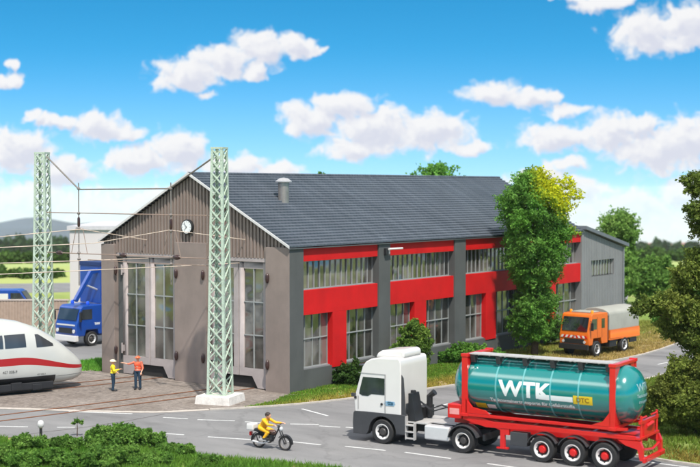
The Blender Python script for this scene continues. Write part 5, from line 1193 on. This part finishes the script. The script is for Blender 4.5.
# hedge along the near roadside, single bushes standing close together
FG = [(.08, .18, .03), (.115, .25, .04), (.16, .31, .055), (.21, .36, .07)]
hedge = [(-20.4, 0.08, 0.75, 'bush of the near hedge at the left edge, a rounded hump', 1.5),
         (-18.59, -0.68, 0.6, 'leafy bush of the near hedge below and left of the marker post', 1.3),
         (-17.6, -2.03, 0.48, 'low leafy bush of the near hedge between marker post and sapling', 1.1),
         (-16.36, -2.88, 0.76, 'mid-height bush of the near hedge, just left of the tallest one', 1.1),
         (-15.41, -3.33, 0.91, 'tallest round bush of the near hedge, dark gaps between its twigs', 1.15),
         (-15.19, -4.47, 0.68, 'yellowish bush leaning on the right flank of the tallest hedge bush', 0.8),
         (-21.42, -2.75, 0.74, 'bright green bush in the lower left corner, nearest the viewer', 1.5),
         (-20.25, -4.33, 0.66, 'broad bush in the front row of the hedge, left of its middle', 1.5),
         (-18.98, -6.07, 0.74, 'broad bush in the front row, straight below the tallest hedge bush', 1.4),
         (-17.57, -7.14, 0.53, 'flat low bush in the front row, right of the tallest hedge bush', 1.2),
         (-15.65, -7.22, 0.47, 'little upright sprig bush standing alone where the hedge runs out', 0.4),
         (-15.34, -5.96, 0.35, 'low tuft of a bush between the tallest hedge bush and the lone sprig', 0.7),
         (-16.33, -8.83, 0.35, 'very low bush spreading at the right end of the front row', 0.9)]
for x, y, h, lab, w in hedge:
    c = []
    for i in range(20):
        a = random.uniform(0, 6.28); rr = w*random.uniform(0, .8); c.append((rr*math.cos(a), rr*math.sin(a), h*random.uniform(.3, .88)*(1 - .25*rr/w), h*random.uniform(.26, .44)))
    plant('hedge_bush', (x, y, 0), c, int(16000*w + 3000), .07, FG, lab, 'bush', 'bushes of the near roadside hedge', (h*.7, .05, 6), crown='foliage')
sap = thing('sapling', (-15.15, -.1, 0), 0, 'single thin sapling at the roadside between marker post and hedge', 'sapling')
leaves('crown', [(0, 0, .70, .13), (.12, -.16, .62, .11), (-.08, .12, .60, .10)], 260, .07, FG, sap); MB().tube([(0, 0, -.05), (.02, 0, .35), (0, 0, .7)], [.03, .022, .012], 6).build('trunk', M_trunk, sap)

# grass: blades
def inside(px, py, poly):
    r = np.zeros(len(px), bool); n = len(poly)
    for i in range(n):
        x1, y1 = poly[i]; x2, y2 = poly[(i+1) % n]
        k = ((y1 > py) != (y2 > py)) & (px < (x2-x1)*(py-y1)/((y2-y1) or 1e-9) + x1); r ^= k
    return r
def grass(name, poly, n, h, cols, label, edge=None, z=0., excl=None):
    P = np.array(poly); lo = P.min(0); hi_ = P.max(0); x = rng.uniform(lo[0], hi_[0], n*3); y = rng.uniform(lo[1], hi_[1], n*3)
    k = inside(x, y, poly)
    if excl is not None: k &= ~inside(x, y, excl)
    # clumpy density
    nz_ = np.sin(x*2.3 + 1.7*np.sin(y*1.9)) + np.sin(y*3.1 + 1.3*np.sin(x*2.7)); k &= nz_ + rng.normal(0, .8, len(x)) > -.9
    x = x[k][:n]; y = y[k][:n]; n = len(x)
    a = rng.uniform(0, 6.28, n); w = rng.uniform(.02, .045, n); hh = h*rng.uniform(.45, 1.25, n); ln = rng.normal(0, .4, (n, 2))*hh[:, None]
    zz = np.full(n, z)
    V = np.stack([np.stack([x - w*np.cos(a), y - w*np.sin(a), zz], 1), np.stack([x + w*np.cos(a), y + w*np.sin(a), zz], 1), np.stack([x + ln[:, 0], y + ln[:, 1], zz + hh], 1)], 1).reshape(-1, 3)
    t = (np.sin(x*.9 + 2*np.sin(y*.7)) + 1)/2
    if edge is not None: t = np.clip(edge(x, y) + rng.normal(0, .22, n), 0, 1)
    c0, c1 = np.array(cols[0]), np.array(cols[1]); C = (c0[None]*(1-t[:, None]) + c1[None]*t[:, None])*rng.uniform(.65, 1.35, n)[:, None]
    o = fast_mesh(name, V, np.arange(3*n).reshape(n, 3), np.repeat(C, 3, axis=0), M_grassb); o['kind'] = 'stuff'; o['label'] = label; return o
GY, GG = (.42, .33, .07), (.13, .27, .03)
verge = [(-5.1, -1.1), (-2.5, -2.6), (.65, -3.6), (7.7, -5.4), (16, -7.0), (20, -7.8), (22, -3.5), (22, .1), (1.2, .1), (.0, -.05), (-2.4, -.9)]
grass('grass', verge, 42000, .13, [GY, GG], 'grass strip between shed wall and road, yellowed towards the kerb', edge=lambda x, y: np.clip((y + 3.2 + .13*np.clip(x, 0, 40) )/2.2, 0, 1))
grass('grass', [(20, -7.8), (25.4, -8.2), (32.3, -7.7), (38.4, -6.7), (45, -5), (50, -1), (46, 4), (36, .0), (22, .1)], 26000, .15, [(.45, .33, .12), (.28, .30, .06)], 'dry yellowish grass round the orange lorry', edge=lambda x, y: np.clip((y + 7.2)/7, 0, 1))
isl = [(-4.3, -22.5), (-3.0, -19.2), (-.5, -15.8), (4, -13.8), (10, -13.3), (19, -13.2), (20, -22), (10, -34), (-4.8, -34)]
grass('grass', isl, 60000, .16, [(.30, .22, .05), (.14, .22, .03)], 'grass under the olive bush right of the tank trailer', edge=lambda x, y: np.clip((x + 3.6)/2.2, 0, 1))
near = [(-14.95, -8.6), (-15.5, -6.9), (-15.5, -3.4), (-16.2, -1.3), (-16.9, .9), (-17.9, 2.6), (-21, 8), (-30, 8), (-27, -8), (-19, -18), (-14.2, -18), (-13.9, -13.2)]
grass('grass', near, 110000, .24, [(.15, .29, .04), (.09, .22, .025)], 'lush green grass bank at the near side of the road')
grass('grass', [(.3, 14.6), (-1.2, 17.2), (-1, 19.0), (6, 18.6), (14, 15.6), (14, 14.6)], 14000, .24, [(.16, .38, .05), (.10, .30, .03)], 'fresh green grass strip at the rear left corner of the shed')
# far woods and hedges: one mass each
def wood(name, rows, n, size, cols, label):
    cl = []
    for (D, p0, p1, h, r) in rows:
        k = int(abs(p1 - p0)/1338*D/(r*.9)) + 1
        for i in range(k):
            px = p0 + (p1 - p0)*(i + random.random())/k; xc = (px - 350)/1338*D; DD = D + random.uniform(-r, r)*2; x = CX + FWx*DD + RTx*xc; y = CY + FWy*DD + RTy*xc
            zb = hz(x, y); rr = r*random.uniform(.6, 1.1); hh = h*random.uniform(.7, 1.1); cl.append((x, y, zb + max(rr*.4, hh - rr), rr)); cl.append((x + rr*.6, y, zb + hh*.35, rr))
    o = leaves(name, cl, n, size, cols, None); o['kind'] = 'stuff'; o['label'] = label; return o
WD_ = [(.03, .07, .03), (.045, .095, .035), (.06, .12, .04)]
wood('far_wood', [(820, -60, 130, 13, 6), (900, 560, 760, 12, 6)], 26000, 2.2, WD_, 'dark green belt of far trees beyond the fields')
wood('far_hedge', [(250, -40, 80, 2.2, 1.3), (330, 590, 760, 3.4, 1.8), (165, -30, 60, 1.1, .8)], 22000, .55, [(.07, .13, .03), (.10, .18, .04)], 'field hedges in the middle distance')
# far hills
def hills(name, D, prof_, col, depth=1500):
    vs = []; fs = []; n = 160; rows = 8
    P0, P1 = -350, 1050
    for j in range(rows):
        t = j/(rows - 1)
        for i in range(n + 1):
            px = P0 + (P1 - P0)*i/n; DD = D + depth*t; xc = (px - 350)/1338*DD; x = CX + FWx*DD + RTx*xc; y = CY + FWy*DD + RTy*xc
            h = prof_(px)*math.sin(math.pi/2*t)*(1 + .12*mnoise.noise(Vector((px*.02, t*3, D*.01)))) - 40*(1 - t)
            vs.append((x, y, hz(x, y) + h + 0))
    for j in range(rows - 1):
        for i in range(n): fs.append((j*(n+1)+i, j*(n+1)+i+1, (j+1)*(n+1)+i+1, (j+1)*(n+1)+i))
    me = bpy.data.meshes.new(name); me.from_pydata(vs, [], fs); me.materials.append(col)
    for p in me.polygons: p.use_smooth = True
    o = bpy.data.objects.new(name, me); COL.objects.link(o); return struct(o)
MH = mat('hazed_hill_woods', (.05, .075, .11), .95, var=.3, nscale=.004)  # blue of the distance haze mixed into the woods' base colour
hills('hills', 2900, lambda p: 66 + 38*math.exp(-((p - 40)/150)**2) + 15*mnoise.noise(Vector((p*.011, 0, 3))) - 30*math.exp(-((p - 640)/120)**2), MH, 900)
# a far town: small pale houses scattered in front of the hills
M_tw = mat('far_house_wall', (.62, .58, .54), .8); M_tr = mat('far_house_roof', (.38, .22, .18), .8)
tw = MB()
for i in range(70):
    px = random.choice([random.uniform(-20, 66), random.uniform(-10, 66), random.uniform(630, 720)]); D = random.uniform(1300, 2500); xc = (px - 350)/1338*D; x = CX + FWx*D + RTx*xc; y = CY + FWy*D + RTy*xc
    s = random.uniform(.8, 1.4); tw.M = Matrix.Translation((x, y, hz(x, y) - .3)) @ Matrix.Rotation(random.uniform(0, 3.14), 4, 'Z') @ Matrix.Diagonal((s*random.choice([1, 1.6, 2.4]), s, s, 1))
    tw.box(-9, 9, -6, 6, 0, 9, 0); tw.prism([(-6.6, 9.01), (6.6, 9.01), (0, 13.5)], -9.5, 9.5, 'x', 1)
o = tw.build('far_town', [M_tw, M_tr]); o['kind'] = 'stuff'; o['label'] = 'pale far town dissolving in the haze'
# ---------------------------------------------------------------- haze
HAZE = 1
if HAZE:
    q = MB(); q.box(-600, 4300, -2600, 4300, -400, 15.5); o = q.build('haze', None) if 0 else None
    me = bpy.data.meshes.new('haze'); me.from_pydata(q.v, [], q.f)
    m = bpy.data.materials.new('haze_air'); m.use_nodes = True; nt = m.node_tree; nt.nodes.clear(); out = nt.nodes.new('ShaderNodeOutputMaterial'); pv = nt.nodes.new('ShaderNodeVolumePrincipled')
    pv.inputs['Color'].default_value = (1, 1, 1, 1); pv.inputs['Density'].default_value = .00005; pv.inputs['Anisotropy'].default_value = -.3
    nt.links.new(pv.outputs[0], out.inputs['Volume']); me.materials.append(m)
    o = bpy.data.objects.new('haze', me); COL.objects.link(o); o['kind'] = 'stuff'; o['label'] = 'pale haze that fades the far hills and town'
    SC.cycles.volume_bounces = 4
